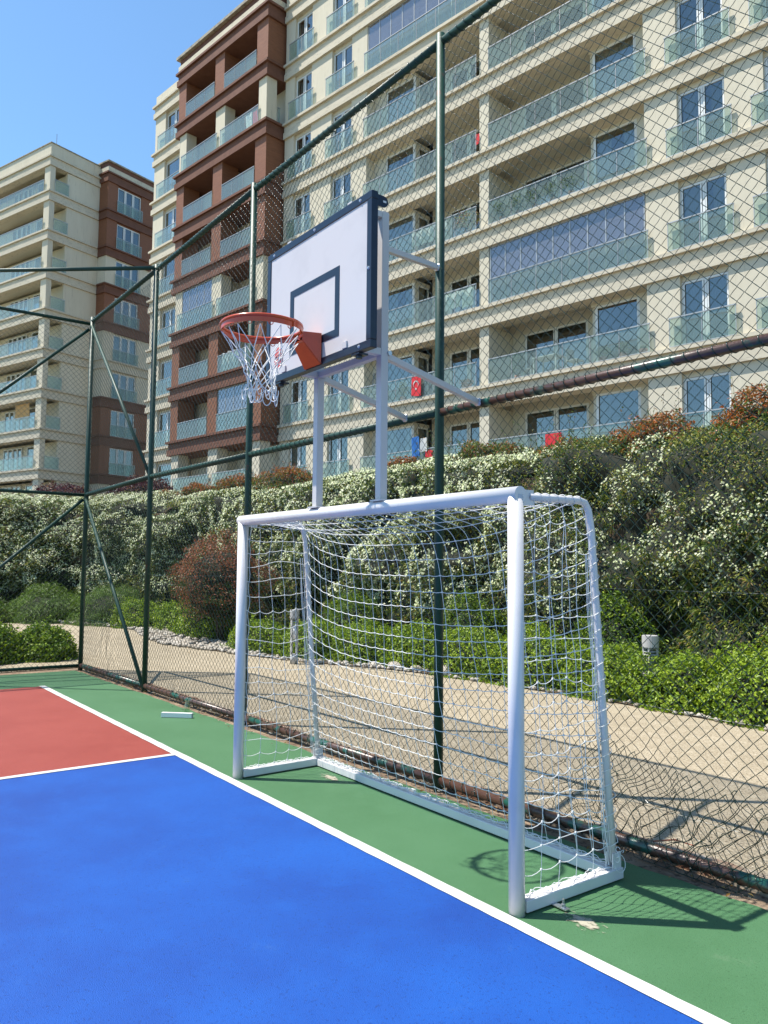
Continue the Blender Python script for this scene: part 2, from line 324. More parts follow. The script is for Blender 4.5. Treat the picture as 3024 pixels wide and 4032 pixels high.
G[...,1]+=wv*am*.12; G[...,0]+=(vn(G*5,8)-.5)*.035*am; G[...,2]+=(vn(G*V(1.2,1,2),9)-.5)*.06*am
for i in range(nu):
    p=G[i].copy(); net.tube(p,.0022,4,False)
for j in range(0,nv*3+1,3):
    p=G[:,j]
    # sag between columns
    n3=(nu-1)*4+1; t=np.linspace(0,nu-1,n3); q=np.stack([np.interp(t,np.arange(nu),p[:,k]) for k in range(3)],-1)
    q[:,2]-=.006*np.abs(np.sin(pi*t))*(1 if j>12 else .3); q[:,1]+=.004*np.sin(pi*t)
    net.tube(q,.0022,4,False)
knot=G[:,::3].reshape(-1,3)
for p in knot[::1]: net.box(p[0]-.0045,p[0]+.0045,p[1]-.0045,p[1]+.0045,p[2]-.0045,p[2]+.0045)
net.build('back_net',M['cord'],goal)
for X,sg in ((0.01,1),(W-.01,-1)):
    s=MB(); nc,nr=6,18
    ys=np.linspace(0,1,nc); zs=np.linspace(0,1,nr)
    def yb(z): return np.interp(z,[.1,1.1,1.92,2.03,2.08],[.74,.655,.59,.56,.50])
    S_=np.zeros((nr*3-2,nc*4-3,3)); zz=np.linspace(.06,H-.035,nr*3-2); yy=np.linspace(0,1,nc*4-3)
    for a,z in enumerate(zz):
        for b_,y in enumerate(yy): S_[a,b_]=(X,.045+y*(yb(z)-.05),z)
    nz=vn(S_*V(1,3.1,2.3)+X*7,11)-.5; e2=np.sin(pi*np.linspace(0,1,nc*4-3))[None]*np.ones((nr*3-2,1))
    S_[...,2]+=(vn(S_*V(1,2.5,3.5)+X*3,12)-.5)*.12*np.minimum(1,np.linspace(0,1,nc*4-3)[None]*2); S_[...,0]+=sg*nz*.10*e2; S_[...,1]+=(vn(S_*V(1,2,4),14)-.5)*.05*e2
    # irregular catenary in rows
    S2=S_.copy(); fr=(np.arange(nc*4-3)%4)/4.; S2[...,2]-=.010*np.sin(pi*fr)[None]*rng.uniform(.0,2.,(nr*3-2,1))
    for a in range(0,nr*3-2,3): s.tube(S2[a],.0022,4,False)
    for b_ in range(0,nc*4-3,4): s.tube(S_[:,b_],.0022,4,False)
    for p in S_[::3,::4].reshape(-1,3): s.box(p[0]-.0045,p[0]+.0045,p[1]-.0045,p[1]+.0045,p[2]-.0045,p[2]+.0045)
    s.build('side_net',M['cord'],goal)
# lacing cords: coils round stays, bars and loose loops
lace=MB()
def coil(a,b,r,turns,rad=.002,wob_=.004,n=10):
    a=V(*a);b=V(*b);d=b-a;L=np.linalg.norm(d);d/=L; x=np.cross(d,V(.3,.5,.8)); x/=np.linalg.norm(x); y=np.cross(d,x)
    t=np.linspace(0,1,int(turns*n)); an=t*turns*2*pi; rr_=r+rng.uniform(0,wob_,len(t))
    return a+d*L*t[:,None]+x*(rr_*np.cos(an))[:,None]+y*(rr_*np.sin(an))[:,None]
for X in (0,W):
    lace.tube(coil((X,.60,H-.16),(X,.67,1.1),.024,9),.0022,4,False); lace.tube(coil((X,.67,1.1),(X,by,.12),.025,12,wob_=.012),.0022,4,False)
    lace.tube(coil((X,.12,H-.005),(X,.50,H-.002),.023,6),.0022,4,False)
    for k_ in range(9):
        c=V(X+rng.uniform(-.03,.05),by+rng.uniform(-.03,.06),.10+abs(rng.normal(0,.07))); t=np.linspace(0,2*pi*rng.uniform(.6,1),14); rd=rng.uniform(.02,.06); ax=rng.normal(size=3);ax/=np.linalg.norm(ax); x=np.cross(ax,V(0,0,1)); y=np.cross(ax,x)
        lace.tube(c+rd*(np.cos(t)[:,None]*x+np.sin(t)[:,None]*y*rng.uniform(.4,1)),.0022,4,False)
    for k_ in range(5):
        z=np.linspace(H-.3,.1,40); y=np.interp(z,[.1,1.1,1.92],[by,.67,.59])-.02-.05*vn(np.stack([z*2.2,z*0+k_,z*0],-1),3); x=X+.02*(vn(np.stack([z*4,z*0+k_*3,z*0],-1),4)-.5)-.0
        lace.tube(np.stack([x,y,z],-1),.0021,4,False)
    x=np.full(60,X); t=np.linspace(.06,by,60); zz=.069+.008*np.abs(np.sin(t*60))+.006*rng.random(60); lace.tube(np.stack([x+.02*np.sin(t*37),t,zz],-1),.0022,4,False); lace.tube(np.stack([x-.015+.02*np.sin(t*29),t,zz],-1),.0022,4,False)
for k_ in range(4):
    t=np.linspace(.05,W-.05,260); z=.068+.012*np.abs(np.sin(t*(22+k_*5)+k_))+.010*vn(np.stack([t*9,t*0+k_,t*0],-1),2); y=by+.022*np.sin(t*(31+k_*3)+k_*2); lace.tube(np.stack([t,y,z],-1),.0023,4,False)
for X in (0.045,W-.045):
    z=np.linspace(.1,H-.05,70); lace.tube(np.stack([X+.006*np.sin(z*23),.045+.006*np.cos(z*31),z],-1),.0021,4,False)
t=np.linspace(.1,W-.1,160); lace.tube(np.stack([t,.03+.008*np.sin(t*40),H-.045+.006*np.cos(t*33)],-1),.0021,4,False)
lace.build('net_lacing',M['cord'],goal)
# ---------------------------------------------------------------- basketball hoop
hoop=empty('basketball_hoop',(1.54,0,2.13)); tag(hoop,'basketball backboard with orange rim and white net on a white steel frame above the goal','basketball hoop')
hoop.location=(0,0,0)
U1,U2=1.158,1.918; TB=.055; YB=-.285; BX0,BX1,BZ0,BZ1=.895,2.195,3.005,3.965
HB=M['wpaint2']
for X in (U1,U2):
    up=MB().box(X-TB/2,X+TB/2,-TB/2,TB/2,H+R_+.008,4.0).build('upright',HB,hoop,bevel=.003)
    MB().box(X-.06,X+.06,-.045,.045,H+R_-.002,H+R_+.0075).build('foot_plate',HB,up)
    MB().box(X-TB/2+.002,X+TB/2-.002,YB+.02,-TB/2-.0005,3.955,3.997).build('top_arm',HB,hoop,bevel=.003)
    la=MB().box(X-TB/2+.002,X+TB/2-.002,YB-.01,-TB/2-.0005,3.055,3.10).build('lower_arm',HB,hoop,bevel=.003)
    MB().beam((X,.028,3.06),({U1:.775,U2:1.631}[X],fy(1.2)-.03,2.955),.038,.042).build('rear_brace',HB,hoop,bevel=.003)
    b=MB().cyl((X+.0275,.035,3.075),(X+.038,.035,3.075),.016,8); b.build('bolt',M['steel'],hoop)
MB().box(U1+TB/2+.0005,U2-TB/2-.0005,-.024,.024,3.952,3.995).build('cross_bar',HB,hoop,bevel=.003)
MB().box(U1+TB/2+.0005,U2-TB/2-.0005,-.024,.024,3.055,3.10).build('cross_bar',HB,hoop,bevel=.003)
MB().beam((1.54,.025,3.972),(1.168,fy(1.17)-.035,4.135),.038,.042).build('top_brace',HB,hoop,bevel=.003)
for p in ((1.17,fy(1.17)-.035,4.13),(.775,fy(.8)-.03,2.955),(1.631,fy(1.6)-.03,2.955)): MB().ellipsoid(p,.035,.02,.033,10,6,.15).build('weld_patch',M['steel'],hoop)
board=MB().box(BX0+.046,BX1-.046,YB,YB+.016,BZ0+.046,BZ1-.046).build('backboard',M['bwhite'],hoop)
fr=MB(); y0,y1=YB-.006,YB+.042; w_=.05
fr.box(BX0,BX1,y0,y1,BZ0,BZ0+w_).box(BX0,BX1,y0,y1,BZ1-w_,BZ1).box(BX0,BX0+w_,y0,y1,BZ0+w_,BZ1-w_).box(BX1-w_,BX1,y0,y1,BZ0+w_,BZ1-w_)
fr.build('board_border',M['navy'],board,bevel=.004)
q_=MB(); sx0,sx1,sz0,sz1=1.228,1.845,3.155,3.607; w_=.05; y0,y1=YB-.0025,YB-.0005
q_.box(sx0,sx1,y0,y1,sz0,sz0+w_).box(sx0,sx1,y0,y1,sz1-w_,sz1).box(sx0,sx0+w_,y0,y1,sz0+w_,sz1-w_).box(sx1-w_,sx1,y0,y1,sz0+w_,sz1-w_); q_.build('target_square',M['navy'],board)
for X,Z in [(BX0+.10,BZ1-.027),(1.545,BZ1-.027),(BX1-.12,BZ1-.027),(BX1-.027,3.49),(BX0+.027,3.49),(BX1-.12,BZ0+.027),(BX0+.08,BZ0+.03)]:
    MB().cyl((X,YB-.006,Z),(X,YB-.013,Z),.011,8,.007).build('bolt',M['steel'],board)
lug=MB(); t=np.linspace(-pi/2,pi/2,9)
def lugp(X,Z,x2): 
    outer=[(X,YB+.036,Z-.035)]+[(X,YB+.09+.035*cos(a),Z+.035*sin(a)) for a in t]+[(X,YB+.036,Z+.035)]
    n=len(outer); v=outer+[(x2,b,c) for _,b,c in outer]; return v,n
for X,Z in ((BX1-.012,BZ1-.045),(BX0+.012,BZ1-.045)):
    v,n=lugp(X,Z,X-.008); lug.add(v,[[i,(i+1)%n,n+(i+1)%n,n+i] for i in range(n)],ng=[list(range(n)),list(range(2*n-1,n-1,-1))])
for X in (BX1-.17,BX0+.17):
    lug.box(X-.04,X+.04,YB+.0,YB+.07,BZ0-.012,BZ0-.001); lug.cyl((X,YB+.03,BZ0-.03),(X,YB+.03,BZ0-.012),.02,10)
lug.build('mounting_lug',M['navy'],board)
sl=MB()
for X in (BX1-.0105,): sl.box(X,X+.002,YB+.085,YB+.108,BZ1-.052,BZ1-.040)
sl.build('slot_hole',M['cord'],board)
# logo: red ball with white script band
lg=MB(); cx,cz,rl=1.075,3.175,.062; a=np.linspace(0,2*pi,28,endpoint=False)
lg.add([(cx+rl*.95*cos(t_),YB-.003,cz+rl*1.25*sin(t_)) for t_ in a],ng=[list(range(28))]); lo=lg.build('logo',M['sticker'],board)
lw=MB(); lw.box(-.058,.058,-.0045,-.0040,-.016,.016,lambda v:v@np.array([[.94,0,.34],[0,1,0],[-.34,0,.94]])+V(cx,YB,cz+.018))
for s_ in (-1,1):
    t=np.linspace(-1.2,1.2,12); lw.tube(np.stack([cx+s_*(.075-.055*np.cos(t)),t*0+YB-.0042,cz-.035+.03*np.sin(t)],-1),.0022,4)
lw.build('white_band',M['bwhite'],lo)
lw=MB()
for i in range(5):
    t=np.linspace(0,2*pi,14); x=cx-.038+i*.018+.0075*np.cos(t); z=cz+.006+i*.006+.010*np.sin(t*1.5+i); lw.tube(np.stack([x,t*0+YB-.0054,z],-1),.0018,4)
lw.build('script_marks',M['sticker'],lo)
# rim
RC=V(1.56,-.675,3.205); RR=.250
rim=empty('rim'); rim.parent=hoop; 
rim_me=None
t=np.linspace(0,2*pi,73); rb=MB(); rb.tube(np.stack([RC[0]+RR*np.cos(t),RC[1]+RR*np.sin(t),t*0+RC[2]],-1),.0105,10,False,ref=V(0,0,1))
bpy.data.objects.remove(rim); rim=rb.build('rim',M['orange'],hoop,True)
def band(a0,a1,z0,z1,r,name):
    t=np.radians(np.linspace(a0,a1,40)); v=[]
    for q in t:
        for dr,z in ((0,z0),(0,z1),(.004,z1),(.004,z0)): v.append((RC[0]+(r+dr)*cos(q),RC[1]+(r+dr)*sin(q),RC[2]+z))
    n=len(t); f_=[(i*4+j,i*4+(j+1)%4,(i+1)*4+(j+1)%4,(i+1)*4+j) for i in range(n-1) for j in range(4)]
    return MB().add(v,f_,ng=[[0,1,2,3],[(n-1)*4+3,(n-1)*4+2,(n-1)*4+1,(n-1)*4]]).build(name,M['orange'],rim)
band(158,382,-.040,-.010,RR-.002,'rim_band'); band(20,160,-.036,.012,RR+.004,'rear_band')
for i in range(12):
    hk=MB(); q=2*pi*(i+.5)/12; c=RC+V((RR-.006)*cos(q),(RR-.006)*sin(q),-.042); tt=np.linspace(0,2*pi,9); hk.tube(np.stack([c[0]-.014*sin(q)*np.cos(tt),c[1]+.014*cos(q)*np.cos(tt),c[2]+.012*np.sin(tt)],-1),.0028,5); hk.build('net_hook',M['orange'],rim)
# bracket
br=MB(); bx0,bx1=1.455,1.652; zt,zb=3.215,3.015; yb_=YB-.0075; xa,xb=1.50,1.615; yr=RC[1]+RR+.008
br.box(bx0,bx1,yb_-.005,yb_,zb,zt)
br.add([(xa,yr,zt),(xb,yr,zt),(bx1,yb_-.005,zt),(bx0,yb_-.005,zt),(xa,yr,zt-.004),(xb,yr,zt-.004),(bx1,yb_-.005,zt-.004),(bx0,yb_-.005,zt-.004)],[[0,1,2,3],[7,6,5,4],[0,4,5,1],[1,5,6,2],[3,7,4,0]])
for (x0,x1) in ((xa,bx0),(xb,bx1)):
    s=-.004 if x1<1.55 else .004
    v=[(x0,yr,zt-.002),(x0,yr,zt-.055),(x1,yb_-.005,zb),(x1,yb_-.005,zt-.002)]; v+=[(a+s,b,c) for a,b,c in v]
    br.add(v,[[0,1,2,3],[7,6,5,4],[0,4,5,1],[1,5,6,2],[3,7,4,0],[2,6,7,3]])
# folded front plate under the gussets
v=[(xa,yr,zt-.055),(xb,yr,zt-.055),(bx1,yb_-.005,zb),(bx0,yb_-.005,zb)]; v+=[(a,b-.002,c-.004) for a,b,c in v]
br.add(v,[[0,1,2,3],[7,6,5,4],[0,4,5,1],[1,5,6,2],[3,7,4,0],[2,6,7,3]])
br.build('rim_bracket',M['orange'],hoop)
for X,Z in ((bx0+.02,zb+.03),(bx1-.02,zb+.03),(bx0+.02,zt-.03),(bx1-.015,zt-.03)): MB().cyl((X,yb_-.005,Z),(X,yb_-.013,Z),.008,6).build('bracket_bolt',M['steel'],hoop)
# hoop net
hn_=MB(); zs_=[-.045,-.17,-.235,-.29,-.335,-.38,-.42]; rs_=[.243,.165,.118,.098,.088,.086,.090]
def nodepos(l,k):
    a=2*pi*(k+.5*(l%2))/12; r=rs_[l]*(1+.10*sin(k*2.7+l*1.9)); return RC+V(r*cos(a)+.015*l/6*sin(k),r*sin(a)+.012*l/6*cos(k*2),zs_[l]+.012*sin(k*1.7+l))
for l in range(6):
    for k_ in range(12):
        a=nodepos(l,k_)
        for kk in ((k_-1,k_) if l%2==0 else (k_,k_+1)):
            b=nodepos(l+1,kk%12); m=(a+b)/2; cdir=m-RC; cdir[2]=0; m=m-cdir*.04
            if l==0: m=a*.45+b*.55; m[:2]=m[:2]-(m[:2]-RC[:2])*.03
            hn_.tube(np.array([a,m,b]),.0030,5,False)
for k_ in range(12):
    a=nodepos(6,k_); t=np.linspace(-.2,pi+.2,9); w1=rng.uniform(.018,.035); dp=rng.uniform(.03,.07); q=rng.uniform(0,pi)
    hn_.tube(np.stack([a[0]+w1*cos(q)*np.cos(t),a[1]+w1*sin(q)*np.cos(t),a[2]-dp*np.sin(t)],-1),.0034,5,False)
    if k_%3==0: hn_.ellipsoid(a,.010,.010,.010,7,5)
hn_.build('net',M['cord'],rim)
# ---------------------------------------------------------------- fences
def wirecoil(mb,a,b,r,pitch,wr=.0022,n=9):
    L=np.linalg.norm(V(*b)-V(*a)); mb.tube(coil(a,b,r,L/pitch,wob_=.003,n=n),wr,4,False)
def linkmesh(A2,B2,z0,z1,name,parent,disp=None,pw=.088,ph=.085,wr=.0024,ang=0,seed=1):
    A2=V(*A2);B2=V(*B2);L=np.linalg.norm(B2-A2);d=(B2-A2)/L;n=V(-d[1],d[0]); nw=int(L/(pw/2)); nz=int((z1-z0)/(ph/2)); mb=MB()
    sub=2
    j=np.arange(nz*sub+1)/sub; 
    for i in range(nw):
        zig=np.abs((j+(i%2))%2-1)   # 0..1 triangle
        s=(i+zig)*pw/2; z=z0+j*ph/2
        dep=np.where((j%1)==0,(1 if i%2 else -1)*.0035,0.)
        w1=(vn(np.stack([s*1.1,z*1.3,s*0+seed],-1),2)-.5)*.03; w2=(vn(np.stack([s*1.1,z*1.3,s*0+seed+9],-1),3)-.5)*.03; w3=(vn(np.stack([s*.9,z*.8,s*0+seed+4],-1),6)-.5)*.06
        s=s+w1; z=z+w2; dep=dep+w3
        if disp is not None: s,z,dep=disp(s,z,dep,A2[0])
        p=np.stack([A2[0]+d[0]*s+n[0]*dep,A2[1]+d[1]*s+n[1]*dep,z],-1)
        mb.tube(p,wr,4,False,ref=V(n[0],n[1],0))
    return mb.build(name,M['wire'],parent,True)
def disp(s,z,dep,x0):
    x=s+x0
    for (cx,cz,rx,rz,a,sd) in ((3.15,.15,.7,.5,.042,1),(2.3,.1,.6,.4,.05,2),(1.0,.55,.16,.7,.055,3),(.1,.25,.4,.5,.04,5),(-6.3,.55,.45,.7,.05,4),(-3.4,.05,1.5,.3,.03,6)):
        g=np.exp(-((x-cx)/rx)**2-((z-cz)/rz)**2)
        s=s+(vn(np.stack([x*8,z*8,x*0+sd],-1),sd)-.5)*2*a*g; z=z+(vn(np.stack([x*8,z*8,x*0+sd+20],-1),sd+3)-.5)*2*a*g; dep=dep+(vn(np.stack([x*3,z*3,x*0+sd+40],-1),sd)-.35)*a*1.2*g
    return s,np.maximum(z,.0),dep
PX=[-7.58,-4.81,-1.98,1.17,4.45]; TOP=6.06; MID=2.95
fen=empty('chain_link_fence',(FA[0],FA[1],0)); fen.location=(0,0,0); tag(fen,'tall green chain-link fence running behind the goal','fence')
for i,X in enumerate(PX):
    zt=TOP-.02 if i<4 else TOP; zt=[5.86,5.93,6.02,6.07,6.1][i]
    p=MB().cyl((X,fy(X),-.02),(X,fy(X),zt+.05),.037,16); p.build('post',M['gpaint'],fen,True)
ZT=[5.84,5.91,6.0,6.05,6.08]
for i in range(4):
    a,b=PX[i],PX[i+1]
    for nm,za,zb_,m_,r_ in (('top_rail',ZT[i],ZT[i+1],M['gpaint'],.031),('middle_rail',MID-.06*(i==0),MID,M['gpaint'] if i<3 else M['rustrail'],.031),('bottom_rail',.068,.068,M['rustrail'],.034)):
        pa=(a+.033,fy(a),za); pb=(b-.033,fy(b),zb_)
        rl=MB().cyl(pa,pb,r_,14).build(nm,m_,fen,True)
        wc=MB(); wirecoil(wc,pa,pb,r_+.003,.088 if nm!='bottom_rail' else .13,.0034); wc.build('binding_wire',M['wire'],rl,True)
    linkmesh((a,fy(a)-.006),(b,fy(b)-.006),.03,ZT[i],'chain_link_mesh',fen,disp,seed=i)
MB().cyl((PX[0]+.02,fy(PX[0])-.01,5.75),(PX[1]-.02,fy(PX[1])-.01,MID+.02),.024,12).build('diagonal_brace',M['gpaint'],fen,True)
MB().cyl((PX[0]+.02,fy(PX[0])-.01,2.8),(PX[1]-.03,fy(PX[1])-.01,.05),.026,12).build('diagonal_brace',M['gpaint'],fen,True)
tw=MB()
for z0,a,b,s_ in ((1.59,PX[0],PX[4],1),(.90,PX[3],PX[4],2),(.82,PX[0],PX[3],3),(.32,1.3,4.4,4)):
    x=np.linspace(a,b,int((b-a)*8)); tw.tube(np.stack([x,fy(x)-.012+x*0,z0+.05*(vn(np.stack([x*1.4,x*0+s_,x*0],-1),7)-.5)],-1),.0017,4,False)
tw.build('tension_wire',M['wire'],fen)
# mended second layer of mesh near the goal
linkmesh((2.45,fy(2.45)-.02),(3.75,fy(3.75)-.02),.10,.78,'mended_mesh_patch',fen,lambda s,z,d,x0:disp(*(lambda a,b:(a*.96+b*.28-.05,b*.96-a*.16+.05))(s,z-.1),d-.006,2.45),pw=.075,ph=.10,seed=31)
for k_ in range(26):
    pt=MB()
    c=V(rng.uniform(2.3,3.9),0,rng.uniform(.03,.5)); c[1]=fy(c[0])-.02; 
    n_=7; p=c+np.cumsum(rng.normal(0,.022,(n_,3))*V(1,.6,1),axis=0); p[:,2]=np.maximum(p[:,2],.01); q,_=resample(p,22); pt.tube(q,.0022,4,False); pt.build('loose_tie_wire',M['wire'],fen)
for k_ in range(60):
    pt=MB(); x=rng.uniform(-7.3,1.6); c=V(x,fy(x)-.04,rng.uniform(.0,.06)); p=c+np.cumsum(rng.normal(0,.02,(6,3))*V(1,.6,.6),axis=0); p[:,2]=np.maximum(p[:,2],.008); q,_=resample(p,16); pt.tube(q,.0020,4,False); pt.build('loose_tie_wire',M['wire'],fen)
SF=empty('side_chain_link_fence',(0,0,0)); tag(SF,'tall green chain-link fence closing the far end of the court, seen at the left','fence')
def sx(y): return -7.61-(.885-y)*.03
py=[.885,-2.1,-5.1,-8.1]
for i in (1,2,3): MB().cyl((sx(py[i]),py[i],-.02),(sx(py[i]),py[i],6.0),.032,16).build('post',M['gpaint'],SF,True)
for i in range(3):
    for nm,za,m_ in (('top_rail',5.80,M['gpaint']),('middle_rail',2.88,M['gpaint']),('bottom_rail',.06,M['gpaint'])):
        pa=(sx(py[i]),py[i]-.034,za);pb=(sx(py[i+1]),py[i+1]+.034,za); rl=MB().cyl(pa,pb,.027,14).build(nm,m_,SF,True)
        wc=MB(); wirecoil(wc,pa,pb,.031,.07,.0024,8); wc.build('binding_wire',M['wire'],rl,True)
    if i<2: linkmesh((sx(py[i])+.005,py[i]),(sx(py[i+1])+.005,py[i+1]),.02,5.8,'chain_link_mesh',SF,seed=50+i)
MB().cyl((sx(.8),.84,5.70),(sx(-2.1),-2.06,2.95),.026,12).build('diagonal_brace',M['gpaint'],SF,True)
MB().cyl((sx(.8),.84,2.80),(sx(-2.1),-2.06,.10),.026,12).build('diagonal_brace',M['gpaint'],SF,True)
MB().cyl((PX[1],fy(PX[1])-.03,5.93),(sx(-2.1)+.03,-2.1,6.02),.028,12).build('corner_tie_pipe',M['gpaint'],SF,True)
# ---------------------------------------------------------------- small things on the court
tb=MB(); 
def TBx(v): 
    a=radians(46); R2=np.array([[cos(a),sin(a),0],[-sin(a),cos(a),0],[0,0,1]]); return v@R2+V(-2.83,.44,0)
w_=.05; th_=.003
for bx_ in ((0,.36,0,w_,.005,.005+th_),(0,.36,0,w_,w_+.002,w_+.005),(0,.36,0,th_,.008+.0005,w_+.0015),(0,.36,w_-th_,w_,.0085,w_+.0015)): tb.box(*bx_,TBx)
tag(tb.build('metal_tube_offcut',M['frame']),'short white square metal tube lying on the green court near the fence','metal tube')
jr=MB(); jp=[(.028,0),(.034,.01),(.034,.09),(.022,.12),(.022,.16)]; n_=14
v=[(r*cos(a_),r*sin(a_),z) for r,z in jp for a_ in np.arange(n_)*2*pi/n_]; jr.add(v,[(i*n_+j,i*n_+(j+1)%n_,(i+1)*n_+(j+1)%n_,(i+1)*n_+j) for i in range(len(jp)-1) for j in range(n_)])
j=jr.build('clear_bottle',M['jar'],None,True); j.location=(-2.86,.76,.004); tag(j,'clear cut plastic bottle standing behind the white metal tube','bottle')
tw=MB(); tw.tube([(3.02,1.22,.10),(3.15,1.24,.14),(3.30,1.20,.155)],[.004,.005,.003],6); tag(tw.build('dry_twig',M['terra']),'reddish dry twig caught in the torn mesh beside the goal','twig')
# ---------------------------------------------------------------- vegetation
def leaves(P,N,L,Wd,mats,probs,name,parent=None,droop=.2,spread=.9,fold=.25,seedm=0,midx=None):
    n=len(P); N=N+rng.normal(0,spread,(n,3)); N/=np.linalg.norm(N,axis=1)[:,None]
    D=rng.normal(0,1,(n,3)); D[:,2]-=droop; D-=N*(D*N).sum(1)[:,None]; D/=np.linalg.norm(D,axis=1)[:,None]+1e-9; S=np.cross(N,D)
    l=(L*rng.uniform(.65,1.3,n))[:,None]; w=(Wd*rng.uniform(.7,1.3,n))[:,None]
    v=np.stack([P-D*l*.5,P+S*w*.5+N*w*fold-D*l*.05,P+D*l*.5,P-S*w*.5+N*w*fold-D*l*.05],1)
    f_=np.arange(n*4).reshape(n,4)
    if midx is None: midx=rng.choice(len(mats),n,p=probs)
    return link(name,mesh_np(name,v,[f_],mats,midx,False),parent)
# hedge
def hsurf(s,h):
    """h in [0,1] face, (1,1.6] top; returns pos, normal"""
    z=np.where(h<1,h*3.75,3.75+(h-1)*1.0); off=np.where(h<1,.15+1.0*h**2.2,1.15+(h-1)*4.2)
    bulge=(vn(np.stack([s*.9,z*1.1,z*0],-1),21)-.5)*.85+(vn(np.stack([s*2.6,z*2.6,z*0],-1),22)-.5)*.55
    xy,n=hpt(s,off-bulge*np.where(h<1,1,.2)); z=z+bulge*.35*np.where(h>.8,1,.0)
    up=np.where(h<1,.25+.5*h,1.6)
    nn=np.concatenate([-n,up[...,None]],-1); return np.concatenate([xy,z[...,None]],-1),nn/np.linalg.norm(nn,axis=-1,keepdims=True)
hedge=empty('jasmine_hedge',(hl[60][0],hl[60][1],0)); hedge.location=(0,0,0); tag(hedge,'long tall hedge bank covered in small white jasmine flowers behind the footpath','hedge')
ss=np.linspace(0,HL,260); hh=np.linspace(0,1.62,40); S,Hh=np.meshgrid(ss,hh,indexing='ij'); P,N=hsurf(S,Hh); P=P-N*.20
a,b=S.shape; i=np.arange(a-1)[:,None]*b; j=np.arange(b-1)[None]; q=np.stack([i+j,i+b+j,i+b+j+1,i+j+1],-1).reshape(-1,4)
MB().add(P,q).build('hedge_shade_hull',M['inner'],hedge,True)  # closed dark hull, painted as the shaded gaps behind the leaves
def scatter(n,smin,smax,hmin,hmax): return rng.uniform(smin,smax,n),rng.uniform(hmin,hmax,n)
s_near=0; 
for nm,(s0,s1),n,L,Wd in (('foliage',(3,16),120000,.058,.024),('foliage',(16,HL-2),130000,.085,.036)):
    s,h=scatter(n,s0,s1,.02,1.6); P,N=hsurf(s,h)
    dens=vn(np.stack([s*1.6,P[:,2]*1.9,s*0],-1),31)*.6+vn(np.stack([s*5,P[:,2]*5,s*0],-1),32)*.4
    keep=rng.random(n)<np.clip((dens-.30)*4.5,.05,1); P,N,s,h,dens=P[keep],N[keep],s[keep],h[keep],dens[keep]
    P=P+N*rng.uniform(-.14,.07,(len(P),1))
    yl=vn(np.stack([s*.8,h*5,s*0],-1),33)
    r=rng.random(len(P)); mi=np.where(r<.40,0,np.where(r<.82-.25*(yl>.55),1,2)); mi=np.where((rng.random(len(P))<.05),3,mi)
    leaves(P,N,L,Wd,[M['lf1'],M['lf2'],M['lf3'],M['dry']],None,nm,hedge,midx=mi)
# strap-leaved tufts in the lower and middle zone
cP=[];cD=[];
nt_=2300
s=rng.uniform(3,HL-3,nt_); h=rng.uniform(.03,.80,nt_)
kp=(vn(np.stack([s*.7,h*4,s*0],-1),41)+(.5-h)*.9>.38); s,h=s[kp],h[kp]
P,N=hsurf(s,h); T=[];B=[];Wt=[]
for k_ in range(26):
    D=N+rng.normal(0,.75,N.shape); D[:,2]+=.15; D/=np.linalg.norm(D,axis=1)[:,None]; l=rng.uniform(.10,.20,(len(P),1)); T.append(np.concatenate([P,P+D*l*.55,P+D*l-V(0,0,1)*l*.35],1))
T=np.concatenate(T); base,mid,tip=T[:,:3],T[:,3:6],T[:,6:]; D=tip-base; S_=np.cross(D,rng.normal(0,1,D.shape)); S_/=np.linalg.norm(S_,axis=1)[:,None]; w_=.0085*rng.uniform(.7,1.4,(len(base),1))
v=np.stack([base,mid+S_*w_,tip,mid-S_*w_],1); mi=rng.choice(4,len(base),p=[.36,.34,.22,.08])
link('strap_leaves',mesh_np('strap_leaves',v,[np.arange(len(base)*4).reshape(-1,4)],[M['lf1'],M['lf2'],M['lf3'],M['dry']],mi),hedge)
# jasmine flowers: five-petal stars in drifts
def flowers(n,s0,s1,size,name,thr):
    s,h=scatter(n,s0,s1,.22,1.55); P,N=hsurf(s,h)
    left=np.clip((s-9)/6,0,1)
    d=vn(np.stack([s*.75,h*3.2,s*0],-1),51)*.65+vn(np.stack([s*3.5,h*11,s*0],-1),52)*.35
    lim=thr-.30*left-.06*(h>.45); lim=lim+.35*np.clip((.40-h)/.2,0,1)+.12*np.clip((h-.95)/.2,0,1)*(1-left)
    cl_=vn(np.stack([s*11,P[:,2]*11,s*0],-1),53); kp=rng.random(n)<np.clip((d-lim)*9,0,1)*np.clip((cl_-.36)*6,.03,1); P,N=P[kp],N[kp]; P=P+N*rng.uniform(.02,.10,(len(P),1)); n=len(P)
    N=N+rng.normal(0,.5,N.shape); N/=np.linalg.norm(N,axis=1)[:,None]; A=np.cross(N,rng.normal(0,1,N.shape)); A/=np.linalg.norm(A,axis=1)[:,None]; B_=np.cross(N,A); sz=(size*rng.uniform(.7,1.25,n))[:,None]
    vs=[];
    for k_ in range(5):
        a0=k_*2*pi/5; 
        for da,r in ((-.42,.55),(0,1.),(.42,.55)): vs.append(P+(A*cos(a0+da)+B_*sin(a0+da))*sz*r)
        vs.append(P)
    v=np.stack(vs,1); base=np.arange(n)[:,None,None]*20+np.arange(5)[None,:,None]*4+np.array([3,0,1,2])[None,None]
    link(name,mesh_np(name,v,[base.reshape(-1,4)],[M['flower'],M['flower2']],np.repeat(rng.integers(0,2,n),5)),hedge)
flowers(40000,3,15,.021,'flowers',.58); flowers(110000,13,HL-2,.027,'flowers',.50)
